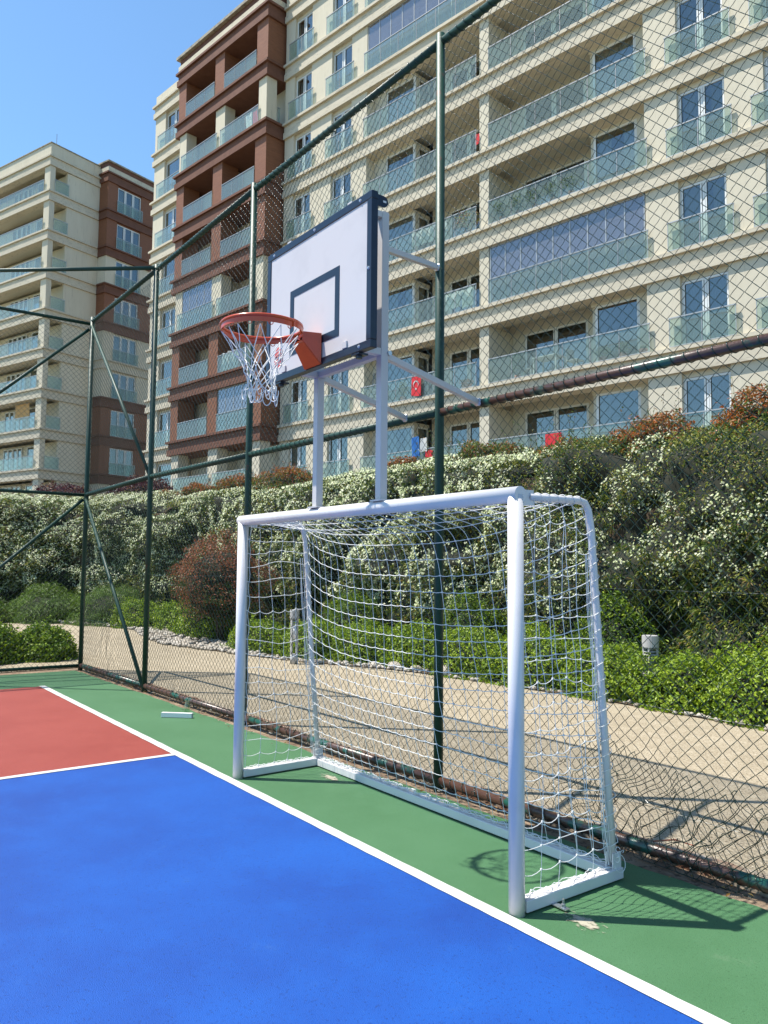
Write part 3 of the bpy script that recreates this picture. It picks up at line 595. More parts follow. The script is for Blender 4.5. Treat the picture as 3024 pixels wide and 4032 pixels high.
def dome(n,rx,ry,h,lump=.22,seed=0,full=False):
    u=rng.uniform(-.12 if not full else -.8,1,n); a=rng.uniform(0,2*pi,n); rr_=np.sqrt(1-np.clip(u,-1,1)**2)
    d=np.stack([rr_*np.cos(a),rr_*np.sin(a),u],-1); k_=1+lump*(vn(d*2.4+seed*3.7,seed+60)-.5)*2+.10*(vn(d*7+seed,seed+61)-.5)*2
    P=d*k_[:,None]*V(rx,ry,h); return P,d
def shrub(name,loc,rx,ry,h,mats,probs,label,cat,n=9000,L=.05,Wd=.026,group=None,lump=.22,seed=0,full=False,trunk=False,droop=-.3,spread=.8,z0=0,toned=False,shoots=24):
    e=empty(name,loc); tag(e,label,cat,group)
    P,N=dome(n,rx,ry,h,lump,seed,full); zc=(h*.75 if full else .0)+z0
    depth=rng.uniform(-.22,.03,(n,1))*min(rx,h); P=P+N*depth; P[:,2]+=zc; P[:,2]=np.maximum(P[:,2],.01) if not full else P[:,2]
    for k_ in range(shoots):
        u=rng.uniform(.0,1); a=rng.uniform(0,2*pi); d=V(sqrt(1-u*u)*cos(a),sqrt(1-u*u)*sin(a),u); m=rng.integers(8,22); t=rng.uniform(.8,1.0+rng.uniform(.12,.30),(m,1)); Q=d*V(rx,ry,h)*t+rng.normal(0,.02,(m,3)); Q[:,2]+=zc; P=np.vstack([P,Q]); N=np.vstack([N,np.tile(d,(m,1))])
    mi=None
    if toned:
        hz=(P[:,2]-P[:,2].min())/(np.ptp(P[:,2])+1e-6)+(vn(P*3.1,77)-.5)*.7; rr_=rng.random(len(P)); g=np.clip(.95-1.25*hz,.12,.95); mi=np.where(rr_<g,2,np.where(rr_<g+(1-g)*.6,0,1))
    leaves(P,N+V(0,0,.35),L,Wd,mats,probs,'foliage',e,droop=droop,spread=spread,midx=mi)
    c=MB(); pts,_n=dome(10,1,1,1); 
    th=np.linspace(0,pi,9 if full else 9); 
    c.ellipsoid((0,0,zc),rx*.74,ry*.74,h*.72,16,10,.06); c.build('shrub_shade_hull',M['inner'],e,True)  # dark hull filling the shrub, its colour painted as inner shade
    if trunk:
        t=MB()
        for k_ in range(5):
            a=k_*1.3; t.tube([(.05*cos(a),.05*sin(a),0),(.12*cos(a),.12*sin(a),zc*.5),(.3*rx*cos(a),.3*ry*sin(a),zc)],[.022,.018,.01],6)
        t.build('stems',M['bark'],e,True)
    return e
G1=[M['sh1'],M['sh2'],M['sh3']]
low=[(3.9,6.25,1.0,.75,.86,'low bright green shrub at the right edge, farthest right of the row'),(2.6,6.2,.95,.8,.88,'low bright green shrub right of the nearer bollard light, next to the right edge'),(1.25,6.25,.95,.75,.85,'low bright green shrub immediately to the right of the nearer bollard light'),
(.0,6.15,.85,.62,.66,'low bright green shrub directly in front of the nearer bollard light'),(-1.15,6.2,.85,.7,.72,'low bright green shrub seen through the side net of the goal'),(-2.4,6.15,.95,.7,.80,'low bright green shrub seen just left of the near goal post'),(-3.7,6.05,.9,.7,.74,'low bright green shrub seen behind the dark fence post in the middle of the goal'),
(-4.95,5.9,.85,.65,.72,'low bright green shrub behind the largest pale stones by the path'),(-6.1,5.6,.8,.65,.70,'low bright green shrub just right of the farther bollard light'),(-7.3,5.15,.85,.65,.68,'low green shrub just left of the farther bollard light'),(-8.7,4.75,.8,.6,.62,'low green shrub beside the widest patch of pale stones, behind the far goal post')]
for i,(x,y,rx,ry,h,lb) in enumerate(low): shrub('low_shrub',(x,y,0),rx,ry,h,G1,[.52,.36,.12],lb,'shrub',n=int(9500-600*max(0,-x*.5)),L=.055,Wd=.030,group='low clipped shrubs along the path',seed=i,lump=.2)
for i,(x,y,rx,ry,h,lb) in enumerate([(-1.7,7.0,.75,.55,1.32,'taller green shrub rising behind the low shrubs, right of the near goal post'),(-4.6,6.8,.9,.6,1.25,'taller dark green shrub behind the low shrubs, seen through the middle of the goal'),(-7.6,6.3,.9,.6,1.22,'taller dark green shrub behind the farther bollard light')]):
    shrub('dark_green_shrub',(x,y,0),rx,ry,h,[M['sh3'],M['sh2'],M['sh1']],[.45,.4,.15],lb,'shrub',n=8000,L=.06,Wd=.022,seed=20+i)
for i,(x,y,rx,ry,h,lb) in enumerate([(-12.3,5.2,1.3,.7,.75,'wide bright green shrub left of the coral-leaved bush, nearest to it'),(-14.3,5.4,1.2,.7,.8,'bright green shrub behind the second fence post from the corner'),(-16.2,4.9,1.1,.7,.78,'bright green shrub seen through the corner panel, beside the corner post')]):
    shrub('low_shrub',(x,y,0),rx,ry,h,G1,[.45,.4,.15],lb,'shrub',n=6500,L=.075,Wd=.038,group='low clipped shrubs along the path',seed=30+i)
for i,(x,y,rx,ry,h,lb) in enumerate([(-18.0,4.6,1.5,1.1,1.15,'feathery green juniper nearest to the fence corner post'),(-19.8,3.3,1.5,1.2,1.0,'feathery green juniper in the middle of the left bed'),(-20.9,1.2,1.4,1.3,1.05,'feathery green juniper at the left edge of the bed')]):
    shrub('juniper_shrub',(x,y,0),rx,ry,h,[M['ju'],M['sh3'],M['sh2']],[.6,.25,.15],lb,'shrub',n=9000,L=.15,Wd=.014,seed=40+i,droop=-1.2,spread=.5)
shrub('trailing_plant',(-20.3,1.9,0),.9,.8,.42,[M['sh2'],M['pur'],M['lf1']],[.6,.2,.2],'small straggly purple-green plant at the left edge of the stony bed','plant',n=3000,L=.08,Wd=.03,seed=47)
for i,(x,y,rx,ry,h,lb) in enumerate([(-9.5,.75,.62,.55,.62,'rounded dark green shrub behind the end fence, its right half'),(-9.6,-.25,.75,.7,.72,'rounded dark green shrub behind the end fence at the left edge of the picture')]):
    shrub('round_shrub',(x,y,0),rx,ry,h,[M['sh2'],M['sh3'],M['sh1']],[.45,.3,.25],lb,'shrub',n=7500,L=.062,Wd=.036,seed=50+i,lump=.12)
shrub('coral_leaved_bush',(-11.0,4.95,0),1.25,1.0,1.05,[M['red1'],M['red2'],M['lf1']],[.34,.42,.24],'tall bush with coral red and green leaves seen left of the goal','bush',n=15000,L=.07,Wd=.022,seed=55,full=True,trunk=True,z0=.5,droop=.2,toned=True,shoots=60,lump=.38)
for i,(x,y,z,rx,h,lb,cat) in enumerate([(-2.35,9.2,3.62,.85,.78,'orange-leaved shrub on top of the hedge below the window with two sashes','a'),(-.35,9.0,3.62,.72,.85,'orange-leaved shrub on top of the hedge at the right edge of the picture','a'),
 (-9.6,9.2,3.95,.62,.5,'small orange-leaved shrub on the hedge top between the hoop frame and the fence post','a'),(-14.6,8.7,3.95,1.05,.75,'wide orange-leaved shrub on the hedge top just left of the hoop frame uprights','a'),(-17.6,8.7,4.0,.9,.7,'orange-leaved shrub on the hedge top by the third fence post','a'),(-20.6,8.6,4.05,.8,.6,'small orange-leaved shrub on the hedge top left of the third fence post','a'),(-24,8.6,4.1,.9,.55,'rust-leaved shrub on the hedge top just right of the second fence post','a'),(-4.1,9.3,3.7,1.0,.55,'bronze-green shrub on the hedge top below the ground-floor balcony glass','b'),(-6.7,9.2,3.9,.9,.6,'bronze-green shrub on the hedge top just right of the tall fence post','b')]):
    shrub('photinia_shrub',(x,y,z),rx,rx*.85,h,[M['or1'],M['or2'],M['lf2']],[.55,.3,.15] if cat=='a' else [.15,.2,.65],lb,'shrub',n=5500,L=.085,Wd=.03,seed=70+i,lump=.35,droop=-1,toned=(cat=='a'),shoots=45)
for i,(x,y,z,rx,h,lb) in enumerate([(-39,8.6,4.7,2.0,1.5,'dark purple-leaved shrub in front of the farther building, left of the corner post'),(-33,11,4.9,1.8,1.2,'dark purple-leaved shrub in front of the farther building, right of the corner post')]):
    shrub('purple_leaved_shrub',(x,y,z),rx,rx,h,[M['pur'],M['red2']],[.85,.15],lb,'shrub',n=6000,L=.14,Wd=.07,seed=90+i)
# wild sprigs above the hedge
sp=MB(); lp=[];ln=[]
for k_ in range(60):
    s=rng.uniform(6,17); P,N=hsurf(np.array([s]),np.array([1.15])); b=P[0]; d=rng.normal(0,.12,3); d[2]=rng.uniform(.3,.85); mid=b+d*.5+rng.normal(0,.03,3); e=b+d
    sp.tube([b,mid,e],[.004,.003,.002],4)
    for t in np.linspace(.3,1,8): lp.append(b+d*t+rng.normal(0,.025,3)); ln.append(rng.normal(0,1,3))
sp.build('sprig_stems',M['bark'],hedge)['kind']='stuff'; leaves(np.array(lp),np.array(ln),.06,.025,[M['lf2'],M['or2']],[.7,.3],'sprig_leaves',hedge)
# ---------------------------------------------------------------- stones
def rock(seed,n=9,m=6):
    b=MB(); b.ellipsoid((0,0,0),1,.78,.55,n,m,.10); return b.mesh('stone',M['stone'],True)
rk=[rock(i) for i in range(8)]
pe_a=np.array(pe[:15]); pr_,prs=resample(pe_a,400)
cnt=0
big=[(-3.75,5.45,.17,'largest pale boulder at the path edge, beside a slightly smaller one'),(-4.35,5.38,.11,'pale boulder left of the largest one at the path edge'),(-4.75,5.25,.14,'second largest pale boulder at the path edge'),(-5.15,5.1,.10,'flat pale stone left of the two boulders at the path edge'),(-10.3,3.95,.12,'round white stone standing alone in front of the dark green shrubs')]
for x,y,r,lb in big:
    o=link('garden_stone',rk[cnt%8]); o.location=(x,y,r*.4); o.scale=(r,r,r); o.rotation_euler=(rng.uniform(-.3,.3),rng.uniform(-.3,.3),rng.uniform(0,6)); tag(o,lb,'stone'); cnt+=1
st=[]
while len(st)<285:
    i=rng.integers(0,400); p=pr_[i]; x=p[0]
    if x>4: continue
    wdt=.22 if x>-8.5 else .9
    dens=1 if x<-8 else (.22 if x<-3 else .10)
    if rng.random()>dens: continue
    st.append((p[0]+rng.normal(0,.05),p[1]+rng.uniform(-.05,wdt),rng.uniform(.035,.085) if x>-8 else rng.uniform(.05,.11)))
for x,y,r in st:
    o=link('garden_stone',rk[cnt%8]); o.location=(x,y,r*.3+.008); o.scale=(r,r*rng.uniform(.7,1.1),r); o.rotation_euler=(rng.uniform(-.3,.3),rng.uniform(-.3,.3),rng.uniform(0,6)); tag(o,'pale rounded stone in the strip along the shrub bed','stone','pale stones edging the shrub bed'); cnt+=1
pb=MB()
for k_ in range(2600):
    i=rng.integers(0,400); p=pr_[i]
    if p[0]>5: continue
    wdt=.3 if p[0]>-8.5 else 1.3
    if p[0]>-8 and rng.random()<(.5 if p[0]<-3 else .8): continue
    r=rng.uniform(.02,.05) if p[0]>-8 else rng.uniform(.035,.08)
    pb.ellipsoid((p[0]+rng.normal(0,.04),p[1]+rng.uniform(-.06,wdt),.012+r*.25),r,r*rng.uniform(.6,1),r*.6,6,4,.12)
tag(pb.build('pebbles',M['stone'],None,True),'pale pebbles filling the strip between path and shrubs','pebbles',kind='stuff')
n=900; x=rng.uniform(-7.3,5,n); P=np.stack([x,fy(x)+rng.normal(-.02,.09,n),np.full(n,.018)],-1); k_=rng.random(n)<.35
pi_=rng.integers(0,300,n); P[k_]=np.stack([pr_[pi_,0],pr_[pi_,1]-np.abs(rng.normal(0,.25,n)),np.full(n,.006)],-1)[k_]
o=leaves(P,np.tile(V(0,0,1.),(n,1)),.035,.014,[M['dry'],M['or2'],M['bark']],[.5,.2,.3],'leaf_litter',spread=.25); tag(o,'dry leaf litter along the fence foot and the path edge','leaf litter',kind='stuff')
# ---------------------------------------------------------------- bollard lights
def bollard(x,y,h,lb,r=.1):
    e=empty('bollard_light',(x,y,0)); tag(e,lb,'bollard light')
    MB().cyl((0,0,0),(0,0,h*.18),r*.8,20).build('base',M['lampgrey'],e,True)
    MB().cyl((0,0,h-.15),(0,0,h-.005),r,24).cyl((0,0,h-.006),(0,0,h),r*.97,24).build('cap',M['lampgrey'],e,False)
    for k_ in range(4):
        a=k_*pi/2+.4; MB().box(r*.82*cos(a)-.011,r*.82*cos(a)+.011,r*.82*sin(a)-.011,r*.82*sin(a)+.011,h*.18,h-.15).build('strut',M['lampgrey'],e)
    MB().cyl((0,0,h*.45),(0,0,h-.27),r*.55,18).build('diffuser',M['opal'],e,True)
    d=MB()
    for z in (h-.17,h-.21,h-.25): d.tube([(0,0,z),(0,0,z+.012)],[r*.8,r*.7],18)
    d.build('louvre',M['lampgrey'],e); MB().box(-r*.7,r*.7,-r*.7,r*.7,h*.40,h*.43).build('crossplate',M['lampgrey'],e)
    return e
bollard(-.30,6.0,.86,'grey bollard light poking out of the bright green shrubs on the right',.105)
bollard(-6.37,4.22,.95,'slender grey bollard light at the path edge seen through the far side net',.085)
# ---------------------------------------------------------------- buildings
_cache={}
def window(par,x0,x1,z0,z1,y,nsash,cur,face='y',tilt=False,key=None):
    """window facing -y (local) at depth y; face 'x': facing +x at x=y plane, x0..x1 measured along local y"""
    w,h=x1-x0,z1-z0; kf=('f',round(w,2),round(h,2),nsash)
    if kf not in _cache:
        b=MB(); t=.07
        b.box(0,w,-.03,.03,0,t).box(0,w,-.03,.03,h-t,h)
        xs=np.linspace(0,w,nsash+1)
        for i,x in enumerate(xs):
            a=x if i==0 else (x-t if i==nsash else x-t/2); b.box(a,a+t,-.03,.03,t,h-t)
        for i in range(nsash):   # sash frames
            a,c=xs[i]+t*.75,xs[i+1]-t*.75; b.box(a,a+.045,-.045,-.031,t,h-t).box(c-.045,c,-.045,-.031,t,h-t)
        _cache[kf]=b.mesh('window_frame',M['frame'])
        _cache[('g',)+kf[1:]]=MB().box(t*.5,w-t*.5,-.006,.006,t*.5,h-t*.5).mesh('pane',M['glass'])
        for c in ('w','g','d','b'):
            v=[];n_=40; xx=np.linspace(.06,w-.06,n_); amp=.03
            for hx in (0,1):
                pass
            rows=[]
            for zz in (.05,h-.05): rows.append([(x,.16+amp*sin(x*38+zz*.3)+.01*sin(x*91),zz) for x in xx])
            vv_=np.array(rows).reshape(-1,3); f_=[(i,i+1,n_+i+1,n_+i) for i in range(n_-1)]
            _cache[('c'+c,)+kf[1:]]=MB().add(vv_,f_).mesh('curtain',M['cur_'+c])
            # half drawn
            xx=np.concatenate([np.linspace(.06,w*.36,16)]); n2=16
            rows=[[(x,.16+amp*sin(x*38),zz) for x in xx] for zz in (.05,h-.05)]; v1=np.array(rows).reshape(-1,3); rows=[[(w-x,.16+amp*sin(x*38),zz) for x in xx] for zz in (.05,h-.05)]; v2=np.array(rows).reshape(-1,3)
            f2=[(i,i+1,n2+i+1,n2+i) for i in range(n2-1)]; _cache[('h'+c,)+kf[1:]]=MB().add(v1,f2).add(v2,f2).mesh('curtain',M['cur_'+c])
    wf=link('window',_cache[kf],par)
    if face=='y': wf.location=(x0,y,z0)
    else: wf.location=(y,x0,z0); wf.rotation_euler=(0,0,pi/2)
    link('pane',_cache[('g',)+kf[1:]],wf)
    if cur: link('curtain',_cache[(cur,)+kf[1:]],wf)
    return wf
def railing(par,pts,z0,h,npan=None,name='balcony_railing',gm='rail_glass',side=True):
    """pts: polyline in local xy; handrail, posts, glass"""
    b=MB(); g=MB()
    for (a,c) in zip(pts[:-1],pts[1:]):
        a=V(*a);c=V(*c);L=np.linalg.norm(c-a);d=(c-a)/L;n=max(1,int(round(L/1.05)))
        b.beam((*a,z0+h),(*c,z0+h),.045,.035); b.beam((*(a+d*.01),z0+.012),(*(c-d*.01),z0+.012),.03,.022)
        nrm=V(-d[1],d[0])
        for i in range(n+1):
            p=a+d*L*i/n; e=d*.02 if i==0 else (-d*.02 if i==n else 0*d); p=p+e
            b.box(p[0]-.009,p[0]+.009,p[1]-.009,p[1]+.009,z0+.024,z0+h-.018)
            if i<n:
                q0=a+d*(L*i/n+.022); q1=a+d*(L*(i+1)/n-.022); g.beam((*q0,z0+.024+(h-.05)/2),(*q1,z0+.024+(h-.05)/2),.010,h-.055)
    r=b.build(name,M['alu'],par); g.build('glass_panel',M[gm],r); return r
def hband(par,x0,x1,y,zk,m,name='cornice',h=.78,dep=.5,ret=None,left=False,right=False):
    """cornice band whose top is at zk: slab edge, fascia, lower step. y = wall plane (facing -y)"""
    b=MB()
    for za,zb_,pr in ((-.12,0,.17),(-.46,-.12,.05),(-h,-.46,.11)):
        xl=x0-(pr if left else 0); xr=x1+(pr if right else 0); yb=y+dep+(0 if pr==.17 else (.0013 if pr==.05 else .0027))
        b.box(xl,xr,y-pr,yb,zk+za,zk+zb_)
    return b.build(name,m,par)
cur_pool=['cw','hw','hg','cg','hb','cw','hd','cb','hw',None]
th=-.149701; zA=5.4665; nA=V(sin(th),cos(th)); tA=V(cos(th),-sin(th)); pA=23.003
oA=cam_c[:2]+nA*pA
A=empty('apartment_building',(oA[0],oA[1],zA),-th); tag(A,'long cream apartment building with a brown-clad balcony bay rising behind the fence','apartment building')
def cpick(i): 
    r=random.Random(i*77+5); return r.choice(cur_pool)
XL,XR=-29.95,-1.5
wall=MB(); soff=MB(); room=MB(); bwall=MB(); body=MB()
segs=[(-29.95,-29.25),(-27.95,-26.48),(-25.12,-24.12),(-11.25,-10.18),(-8.72,-7.62),(-6.1,-1.5)]
for k_ in range(-1,8):
    z=3.0*k_
    for a,b in segs: wall.box(a,b,0,.32,z,z+2.23)
    for a,b in ((-29.25,-27.95),(-26.48,-25.12),(-10.18,-8.72),(-7.62,-6.1)): wall.box(a,b,.12,.32,z+2.05,z+2.23)
    # side walls of balcony recess & party walls (butt against front)
    for a,b in ((-24.32,-24.121),(-11.249,-11.05)): wall.box(a,b,.3201,1.5,z,z+2.23)
    # pillar
wall.build('wall',M['cream'],A)
for k_ in range(0,8):
    z=3.0*k_
    MB().box(-17.88,-17.44,.0,1.49,z,z+2.22).build('pillar',M['cream'],A)
# body core (behind everything), coloured dark as the shade inside the rooms
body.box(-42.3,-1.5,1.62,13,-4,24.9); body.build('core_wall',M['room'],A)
bb=MB()
for k_ in range(0,8):
    z=3.0*k_
    # balcony back walls w/ openings approximated by pieces
    bb.box(-21.55,-20.6,1.5,1.6,z,z+2.7); bb.box(-18.6,-17.45,1.5,1.6,z,z+2.7); bb.box(-20.6,-18.6,1.5,1.6,z+2.1,z+2.7)
    bb.box(-17.45,-16.9,1.5,1.6,z,z+2.7); bb.box(-14.2,-13.5,1.5,1.6,z,z+2.7); bb.box(-16.9,-14.2,1.5,1.6,z+2.12,z+2.7)
    # jut rooms: solid pieces round glazing
    bb.box(-24.12,-23.42,.5,.6,z,z+2.23); bb.box(-23.42,-21.7,.5,.6,z+2.1,z+2.23); bb.box(-21.85,-21.7,.6001,.75,z,z+2.23); bb.box(-21.85,-21.7,.7501,1.5,z+2.1,z+2.23)
    bb.box(-11.75,-11.25,.5,.6,z,z+2.23); bb.box(-13.5,-11.75,.5,.6,z+2.12,z+2.23); bb.box(-13.5,-13.36,.6001,1.5,z,z+2.23)
bb.build('balcony_wall',M['soffit'],A)
sf=MB()
for k_ in range(0,9):
    z=3.0*k_
    sf.box(-24.12,-11.25,.52,1.6,z-.50,z-.002)   # slab behind the cornice
    sf.box(-29.95,-24.12,.35,1.6,z-.6,z-.05); sf.box(-11.25,-1.6,.35,1.6,z-.6,z-.05)
sf.build('floor_slab',M['soffit'],A)
for k_ in range(0,9):
    hband(A,XL,XR,0,3.0*k_,M['creamband'])
pw=MB().box(XL,XR,-.03,.5,24.0,25.3); pw.build('parapet',M['cream'],A); MB().box(XL,XR,-.16,.6,25.3,25.45).build('coping',M['coping'],A)
for k_ in range(0,8):
    z=3.0*k_+.0
    for i,(a,b) in enumerate(((-29.25,-27.95),(-26.48,-25.12),(-10.18,-8.72),(-7.62,-6.1))):
        if i==3 and k_>6: continue
        window(A,a,b,z+.02,z+2.04,.16,2,cpick(k_*10+i) or 'cg')
        e=.28; railing(A,[(a-e-.06,-.0+.04),(a-e-.06,-.11),(b+e-.0,-.11),(b+e-.0,.04)] if False else [(a-.33,-.10),(b+.24,-.10)],z+.03,.90)
    # balcony 1 and 2 railings
    railing(A,[(-24.22,-.10),(-17.95,-.10)],z+.03,.90); railing(A,[(-17.40,-.10),(-11.12,-.10)],z+.03,.90)
    if k_!=6: 
        window(A,-23.42,-21.70,z+.02,z+2.1,.56,1,'cw' if k_%2 else 'hw'); window(A,.75,1.5,z+.02,z+2.1,-21.78,1,None,face='x'); window(A,-20.6,-18.6,z+.02,z+2.1,1.56,2,['hg','cg'][k_%2])
    if k_!=2:
        window(A,-13.36,-11.75,z+.02,z+2.12,.56,1,[None,None,'cw','hw','cw','cb','hw','cw'][k_]); window(A,-16.9,-14.2,z+.02,z+2.12,1.56,2,['hg','hg','cg','cg','hw','cg','hg','cg'][k_])
def folding(par,x0,x1,y,z0,z1,n,name='folding_glass_screen'):
    b=MB(); g=MB(); xs=np.linspace(x0,x1,n+1)
    b.box(x0,x1,y-.02,y+.02,z0,z0+.05).box(x0,x1,y-.02,y+.02,z1-.05,z1)
    for i in range(n+1): b.box(xs[i]-.018,xs[i]+.018,y-.018,y+.018,z0+.05,z1-.05)
    for i in range(n): g.box(xs[i]+.02,xs[i+1]-.02,y-.005,y+.005,z0+.05,z1-.05)
    o=b.build(name,M['alu'],par); g.build('screen_glass',M['smoke'],o); return o
folding(A,-17.38,-11.30,.03,6.01,8.22,9); folding(A,-24.05,-17.92,.03,18.01,20.22,9)
# inside the closed-in balconies
for (a,b,z) in ((-24.0,-18.0,18),(-17.3,-11.4,6)):
    window(A,a+.3,b-.3,z+.02,z+2.1,.70,4,'cw')
# ---- brown bay, local y=-1 plane
BL,BR_,BY=-38.42,-30.12,-1.0
kinds=['c','b','b','c','b','b','c','b']
for k_ in range(0,9):
    hband(A,BL,BR_,BY,3.0*k_,M['brownband'] if k_ else M['creamband'],dep=1.9,left=True,right=True)
for k_ in range(-1,8):
    z=3.0*k_; kd=kinds[k_] if k_>=0 else 'c'; m_=M['brown'] if kd=='b' else M['cream']
    if kd=='b': prs_=((-38.42,-37.66),(-34.76,-33.90),(-31.02,-30.12)); dp=1.0
    else: prs_=((-38.2,-37.5),(-34.6,-33.75),(-30.80,-30.16)); dp=.62
    for a,b in prs_:
        MB().box(a,b,BY+.001,BY+dp,z,z+2.22).build('pillar',m_,A)
    if kd=='b':   # closed side with timber-effect cladding
        MB().box(BR_-.25,BR_-.0005,BY+1.001,-.001,z,z+2.22).build('side_cladding',m_,A) if False else None
    if k_>=0:
        if kd=='b': railing(A,[(-37.64,BY-.02),(-34.78,BY-.02)],z+.03,.90); railing(A,[(-33.88,BY-.02),(-31.04,BY-.02)],z+.03,.90)
        else: railing(A,[(-37.9,BY-.08),(-34.35,BY-.08)],z+.03,.90); railing(A,[(-34.05,BY-.08),(-30.70,BY-.08)],z+.03,.90); railing(A,[(BR_-.1,BY+.72),(BR_-.1,-.12)],z+.03,.90)
        window(A,-36.9,-35.2,z+.02,z+2.1,.42,2,cpick(k_+200)); window(A,-33.2,-31.6,z+.02,z+2.1,.42,2,cpick(k_+300))
bk=MB(); cr=MB()
for k_ in range(-1,8):
    z=3.0*k_
    for a,b in ((-38.42,-36.9),(-35.2,-33.2),(-31.6,-29.96)): bk.box(a,b,.36,.48,z,z+2.4)
    for a,b in ((-36.9,-35.2),(-33.2,-31.6)): bk.box(a,b,.36,.48,z+2.1,z+2.4)
    bk.box(-34.42,-34.2,.0,.359,z,z+2.4)
bk.build('balcony_wall',M['soffit'],A)
for k_ in range(0,8):
    if kinds[k_]=='b': z=3.0*k_; MB().box(-30.37,-30.121,BY+1.0005,.359,z,z+2.22).build('side_cladding',M['brown'],A)
    if kinds[k_]=='b': z=3.0*k_; MB().box(-38.42,-38.2,BY+1.0005,.359,z,z+2.22).build('side_cladding',M['brown'],A)
folding(A,-37.5,-34.62,BY+.03,9.01,11.22,4); folding(A,-33.88,-31.04,BY+.06,3.01,5.22,4)
for (a,z) in ((-37.3,9),(-33.7,3)): window(A,a,a+2.4,z+.02,z+2.1,-.35,2,'cw')
# bay top
MB().box(BL-.05,BR_+.05,BY-.06,.9,24.001,24.40).build('parapet',M['creamband'],A)
MB().box(BL+.03,BR_-.03,BY+.02,.9,24.401,24.80).build('parapet_strip',M['brownband'],A)
MB().box(BL-.15,BR_+.15,BY-.16,1.0,24.801,24.96).build('coping',M['coping'],A)
# left wing, local y=-.3
LWL,LWR,LY=-42.30,-38.43,-.30
lw=MB()
for k_ in range(-1,8):
    z=3.0*k_; lw.box(LWL,-41.12,LY,.3,z,z+2.22); lw.box(-41.12,-39.3,LY+.14,.3,z+2.06,z+2.22); lw.box(-39.3,LWR,LY,.3,z,z+2.22)
    lw.box(LWL,LWL+.3,.3001,12,z,z+2.22)
lw.build('wall',M['cream'],A)
for k_ in range(0,9):
    hband(A,LWL,LWR-.001,LY,3.0*k_,M['creamband'],dep=12,left=True)
    if k_<8:
        window(A,-41.12,-39.3,3.0*k_+.02,3.0*k_+2.05,LY+.18,2 if k_%2 else 1,cpick(k_+400)); railing(A,[(-41.85,LY-.10),(-39.1,LY-.10)],3.0*k_+.03,.9)
MB().box(LWL,LWR-.06,LY,12,24.001,24.62).build('parapet',M['cream'],A)
MB().box(-42.25,-1.6,2.2,13,24.9,25.2).build('roof',M['coping'],A)
MB().cyl((-41.3,.3,24.6),(-41.3,.3,25.3),.02,6).build('aerial',M['alu'],A)
# ---- farther building B
thb=-.333311; zB=5.786; B=empty('farther_apartment_building',(cam_c[0],cam_c[1],zB),-thb)
tag(B,'farther cream apartment building with a brown-clad right wing at the left of the picture','apartment building')
FX=-53.05; FY=33.0   # corner; left face at y=FY facing -y, right face at x=FX facing +x
kb=['c','b','b','c','c','b','c','b','b']
wb=MB(); sb=MB()
for k_ in range(-1,9):
    z=3.0*k_; top=z+(2.22 if k_<8 else 1.9)
    MB().box(FX-.72,FX,FY,FY+.42,z,top).build('pillar',M['cream'],B)
    MB().box(FX-2.6,FX,FY+1.62,FY+4.3,z,top).build('wall',M['cream'],B)   # right face wall beyond the corner balcony
    wb.box(FX-14,FX-2.6,FY+1.5,FY+4.3,z,top)
    wb.box(FX-.2,FX-.001,FY+1.45,FY+1.6199,z,top)
    sb.box(FX-14,FX-.25,FY+.55,FY+4.2,z-.5,z-.002)
    if k_>=0:
        railing(B,[(FX-7.5,FY-.10),(FX-.62,FY-.10)],z+.03,.90); railing(B,[(FX+.09,FY+.35),(FX+.09,FY+1.55)],z+.03,.90)
        for j,(a,b) in enumerate(((-7.2,-5.9),(-5.85,-4.6),(-3.9,-2.9))): window(B,FX+a,FX+b,z+.02,z+2.05,FY+1.42,1 if j==2 else 2,cpick(k_*3+j+600))
wb.build('wall',M['cream'],B); sb.build('floor_slab',M['soffit'],B)
def xband(par,y0,y1,x,zk,m,h=.78,dep=.5,left=False,right=False):
    b=MB()
    for za,zb_,pr in ((-.12,0,.17),(-.46,-.12,.05),(-h,-.46,.11)):
        b.box(x-dep-(0 if pr==.17 else .002),x+pr,y0-(pr if left else 0),y1+(pr if right else 0),zk+za,zk+zb_)
    return b.build('cornice',m,par)
for k_ in range(0,10):
    zk=3.0*k_ if k_<9 else 26.70
    hband(B,FX-14,FX+.0,FY,zk,M['creamband'],dep=.5,right=True)
    xband(B,FY+.503,FY+4.3,FX,zk,M['creamband'])
MB().box(FX-14,FX,FY,FY+4.3,26.701,27.65).build('parapet',M['cream'],B); MB().box(FX-14,FX+.06,FY-.06,FY+4.3,27.651,27.72).build('coping',M['coping'],B)
# brown wing
WX=-52.01; WY0,WY1=FY+4.31,FY+12
for k_ in range(-1,9):
    z=3.0*k_; kd=kb[k_] if k_>=0 else 'b'; m_=M['brown'] if kd=='b' else M['cream']; b=MB()
    [MB().box(*q_).build('cladding' if kd=='b' else 'wall',m_,B) for q_ in ((WX-2,WX,WY0,38.25,z,z+2.22),(WX-2,WX,40.52,WY1,z,z+2.22),(WX-2,WX-.1,38.2501,40.5199,z+2.1,z+2.22))]
    if k_>=0: window(B,38.25,40.52,z+.02,z+2.1,WX-.12,3,cpick(k_+700) or 'cg',face='x'); railing(B,[(WX+.08,38.15),(WX+.08,40.62)],z+.03,.90)
rm=MB().box(WX-3,WX-1.0,38.0,40.8,-3,26.9); rm.build('room_shade_backing',M['room'],B)  # dark slab behind the windows, room shade painted into its colour
for k_ in range(0,10):
    zk=3.0*k_; brn=k_==9 or kb[min(k_,8)]=='b' or (k_>0 and kb[k_-1]=='b')
    xband(B,WY0,WY1,WX,zk,M['brownband'] if brn else M['creamband'],dep=2.0,left=True)
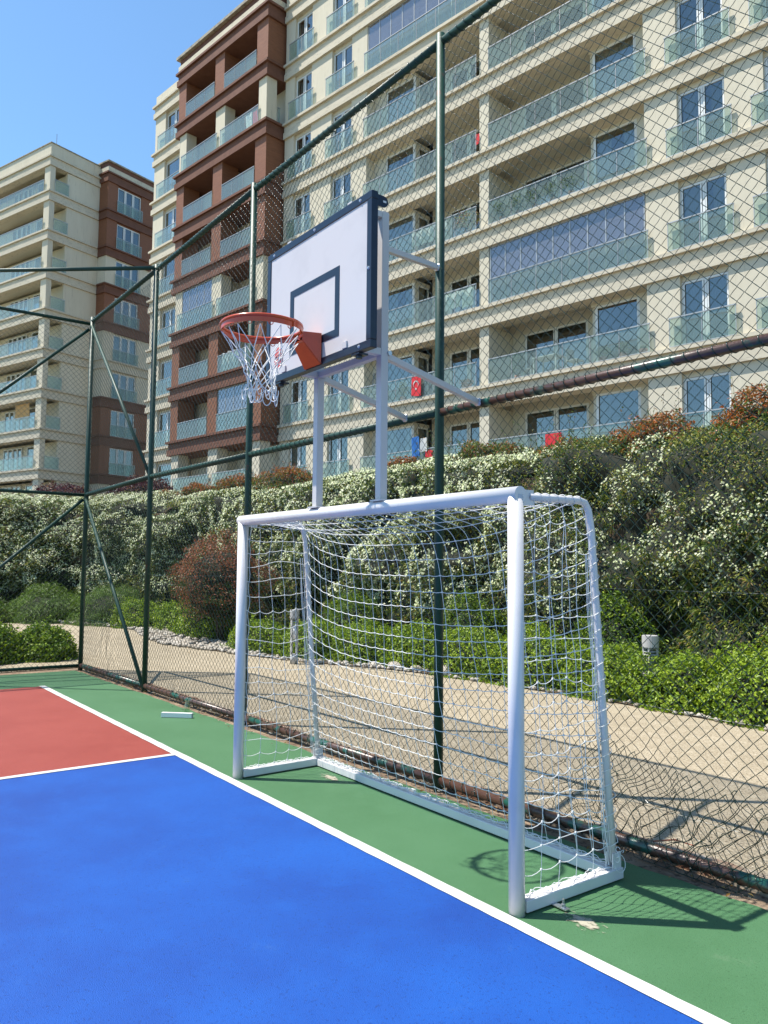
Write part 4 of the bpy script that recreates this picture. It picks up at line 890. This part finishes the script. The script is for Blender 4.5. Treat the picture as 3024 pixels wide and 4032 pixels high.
MB().box(WX-2,WX+.03,WY0-.03,WY1,27.001,27.45).build('parapet',M['creamband'],B); MB().box(WX-2,WX,WY0,WY1,27.451,27.80).build('parapet_strip',M['brownband'],B); MB().box(WX-2,WX+.12,WY0-.12,WY1,27.801,27.92).build('coping',M['coping'],B)
MB().box(FX-14,WX-2.01,FY+4.31,WY1,-3,27.5).build('core_wall',M['cream'],B)
MB().cyl((FX-.3,FY+.6,27.7),(FX-.3,FY+.6,28.7),.025,6).build('aerial',M['alu'],B)
# ---------------------------------------------------------------- things on the balconies (world frame helper)
def wp(s,d,z): p=oA+tA*s+nA*d; return (p[0],p[1],zA+z)
def place(name,mb,m_,s,d,z,label,cat,rz=0,sm=False):
    e=mb.build(name,m_,None,sm); e.location=wp(s,d,z); e.rotation_euler=(0,0,-th+rz); return tag(e,label,cat)
def cloth(w,h,amp=.03,seed=0,n=18):
    xx=np.linspace(0,w,n); zz=np.linspace(0,-h,10); v=[(x,amp*sin(x*14+z*3+seed),z+.02*sin(x*9+seed)) for z in zz for x in xx]; f_=[(i*n+j,i*n+j+1,(i+1)*n+j+1,(i+1)*n+j) for i in range(9) for j in range(n-1)]
    b=MB().add(v,f_); v2=[(x,y+.006,z) for x,y,z in v]; return b.add(v2,f_)
fl=empty('hanging_flag',wp(-21.15,-.20,3.86),-th); tag(fl,'red flag with a white crescent and star hanging on a lower balcony railing','flag')
cb_=cloth(.50,.78,.008,1); cb_.build('cloth',M['flagred'],fl,True)
cm=MB(); a=np.linspace(.65,2*pi-.65,24); ro,ri,cx_=.145,.118,.03
outer=[(.25+ro*sin(t_),-.016,-.30-ro*cos(t_)) for t_ in a]; inner=[(.25+ri*sin(t_)*.98,-.016,-.30-ri*cos(t_)-.030) for t_ in a]
n_=len(a); cm.add(outer+inner,[(i,i+1,n_+i+1,n_+i) for i in range(n_-1)]); 
sv=[(.25+(.07 if i%2==0 else .028)*sin(i*pi/5),-.016,-.50+(.07 if i%2==0 else .028)*cos(i*pi/5)) for i in range(10)]; 
cm.build('crescent',M['white'],fl)
sm_=MB().add(sv+[(.25,-.016,-.50)],t=[(i,(i+1)%10,10) for i in range(10)]); sm_.build('star',M['white'],fl)
place('hanging_towel',cloth(1.9,.62,.05,2),M['white'],-21.4,.0,9.93,'large white sheet draped over the balcony railing behind the hoop frame','laundry')
place('hanging_cloth',cloth(.75,.62,.03,3),M['pat'],-19.55,.0,6.9,'patterned white cloth over the railing just left of the tall fence post','laundry')
place('hanging_cloth',cloth(.6,.7,.04,4),M['pat'],-18.75,.0,6.9,'patterned white cloth over the railing just right of the tall fence post','laundry')
place('hanging_towel',cloth(.38,.80,.03,5),M['blue_cl'],-21.15,-.15,1.45,'bright blue towel on the ground-floor clothes line','laundry')
place('hanging_shirt',cloth(.35,.55,.03,6),M['white'],-20.7,-.15,1.35,'white shirt on the ground-floor clothes line right of the blue towel','laundry')
place('hanging_shorts',cloth(.40,.60,.04,7),M['flagred'],-20.45,-.15,.85,'red garment hanging low on the ground-floor clothes line','laundry')
place('hanging_sheet',cloth(1.5,.95,.06,8),M['white'],-33.7,BY+.1,7.05,'white sheets drying on a brown-bay balcony behind the rim','laundry')
place('red_cloth',cloth(.26,.4,.03,9),M['flagred'],-18.3,.25,13.0,'small red garment behind the balcony glass right of the tall fence post','laundry')
place('red_bag',MB().box(0,.62,0,.05,-.6,0),M['flagred'],-14.9,-.2,.85,'red board with a pale patch hung on the ground-floor railing','board')
def rackm():
    b=MB(); 
    for s_ in (-.45,.45): b.cyl((s_,-.3,0),(s_,.3,1.05),.012,6).cyl((s_,.3,0),(s_,-.3,1.05),.012,6)
    for y in np.linspace(-.3,.3,6): b.cyl((-.45,y,1.05),(.45,y,1.05),.006,5)
    return b
place('clothes_rack',rackm(),M['frame'],-32.3,-.55,18.0,'folding clothes rack on the cream-pillared balcony high on the brown bay','clothes rack')
place('hanging_cloth',cloth(.5,.8,.04,11),M['pat'],-32.1,-.80,19.02,'pale striped laundry on the clothes rack high on the brown bay','laundry')
place('hanging_cloth',cloth(.35,.75,.04,12),M['flagred'],-31.5,-.80,19.0,'red laundry at the end of the clothes rack high on the brown bay','laundry')
def chair():
    b=MB(); b.box(-.22,.22,-.22,.22,.42,.45).box(-.22,.22,.19,.22,.45,.88)
    for x in (-.2,.2):
        for y in (-.2,.2): b.box(x-.015,x+.015,y-.015,y+.015,0,.42)
    return b
def table():
    b=MB(); b.box(-.5,.5,-.35,.35,.70,.73)
    for x in (-.45,.45):
        for y in (-.3,.3): b.box(x-.02,x+.02,y-.02,y+.02,0,.70)
    return b
place('balcony_table',table(),M['white'],-15.2,.55,3.0,'white table behind the balcony glass right of the fence post','table')
place('balcony_chair',chair(),M['lampgrey'],-16.1,.6,3.0,'grey chair left of the white balcony table','chair',-1.5)
place('balcony_chair',chair(),M['lampgrey'],-14.2,.6,3.0,'grey chair right of the white balcony table','chair',1.5)
place('grill',MB().ellipsoid((0,0,.8),.3,.25,.22,14,8).box(-.03,.03,-.03,.03,0,.6),M['white'],-18.6,.5,0,'rounded white barbecue cover on the ground-floor balcony','barbecue',0,True)
ld=MB()
for s_ in (-.2,.2): ld.beam((s_,-.02,0),(s_*.7,.25,1.6),.03,.05).beam((s_,.6,0),(s_*.7,.27,1.6),.025,.03)
for i in range(5): ld.box(-.19,.19,.02+i*.055,.10+i*.055,.28+i*.27,.30+i*.27)
place('stepladder',ld,M['alu'],-23.7,.1,3.0,'folding metal stepladder on the balcony left of the red flag','ladder')
def potplant(s,d,z,h,label,n=900,mats=None,pr=.13,rad=.3,group=None):
    e=empty('potted_plant',wp(s,d,z),0); tag(e,label,'potted plant',group)
    MB().tube([(0,0,0),(0,0,.24)],[pr*.75,pr],14).build('pot',M['terra'],e,True)
    P=rng.normal(0,1,(n,3)); P/=np.linalg.norm(P,axis=1)[:,None]; P=P*rng.uniform(.4,1,(n,1))*V(rad,rad,h/2)+V(0,0,.24+h/2); leaves(P,P-V(0,0,.24+h/2),.07,.03,mats or [M['lf2'],M['lf1']],[.6,.4],'foliage',e)
    MB().cyl((0,0,.2),(0,0,.3+h*.5),.01,5).build('stem',M['bark'],e)
potplant(-16.4,.35,3.0,.9,'leafy potted plant at the left end of the balcony with the white table')
potplant(-12.9,.2,3.0,.35,'low potted plant in front of the big pane, left of another terracotta pot',400,None,.13,.28)
potplant(-12.2,.2,3.0,.4,'low potted plant in front of the big pane, between two terracotta pots',400,None,.13,.28)
potplant(-11.5,.2,3.0,.12,'nearly bare terracotta pot at the right end of the balcony with the white table',60,None,.14,.1)
potplant(-18.7,.25,3.0,.25,'terracotta planter left of the balcony pillar with small red flowers',300,[M['red1'],M['lf2']],.2,.3)
potplant(-18.6,.25,9.0,.9,'yellow-green plant rising over the balcony glass beside the fence post',900,[M['lf3'],M['or1']],.14,.55)
potplant(-21.9,.1,3.0,.7,'leafy plant beside the red flag on the lower balcony',400,[M['lf2'],M['lf3']],.12,.22)
for i,s_ in enumerate(np.linspace(-16.9,-14.0,5)):
    potplant(s_,.12,9.0,.62,'potted greenery crowding behind the glass of the balcony right of the pillar',600,[M['lf2'],M['lf1']],.12,.40,'potted greenery behind one balcony glass')
ob=None
def wpB(x,y,z): 
    t_=V(cos(thb),-sin(thb)); n_=V(sin(thb),cos(thb)); p=cam_c[:2]+t_*x+n_*y; return (p[0],p[1],zB+z)
o=cloth(1.9,1.2,.02,3).build('orange_blind',M['blind'],None,True); o.location=wpB(FX-3.9,FY+.3,8.1); o.rotation_euler=(0,0,-thb); tag(o,'orange roller blind half lowered over a balcony of the farther building','blind')
for m in bpy.data.materials:
    if '_' in m: del m['_']
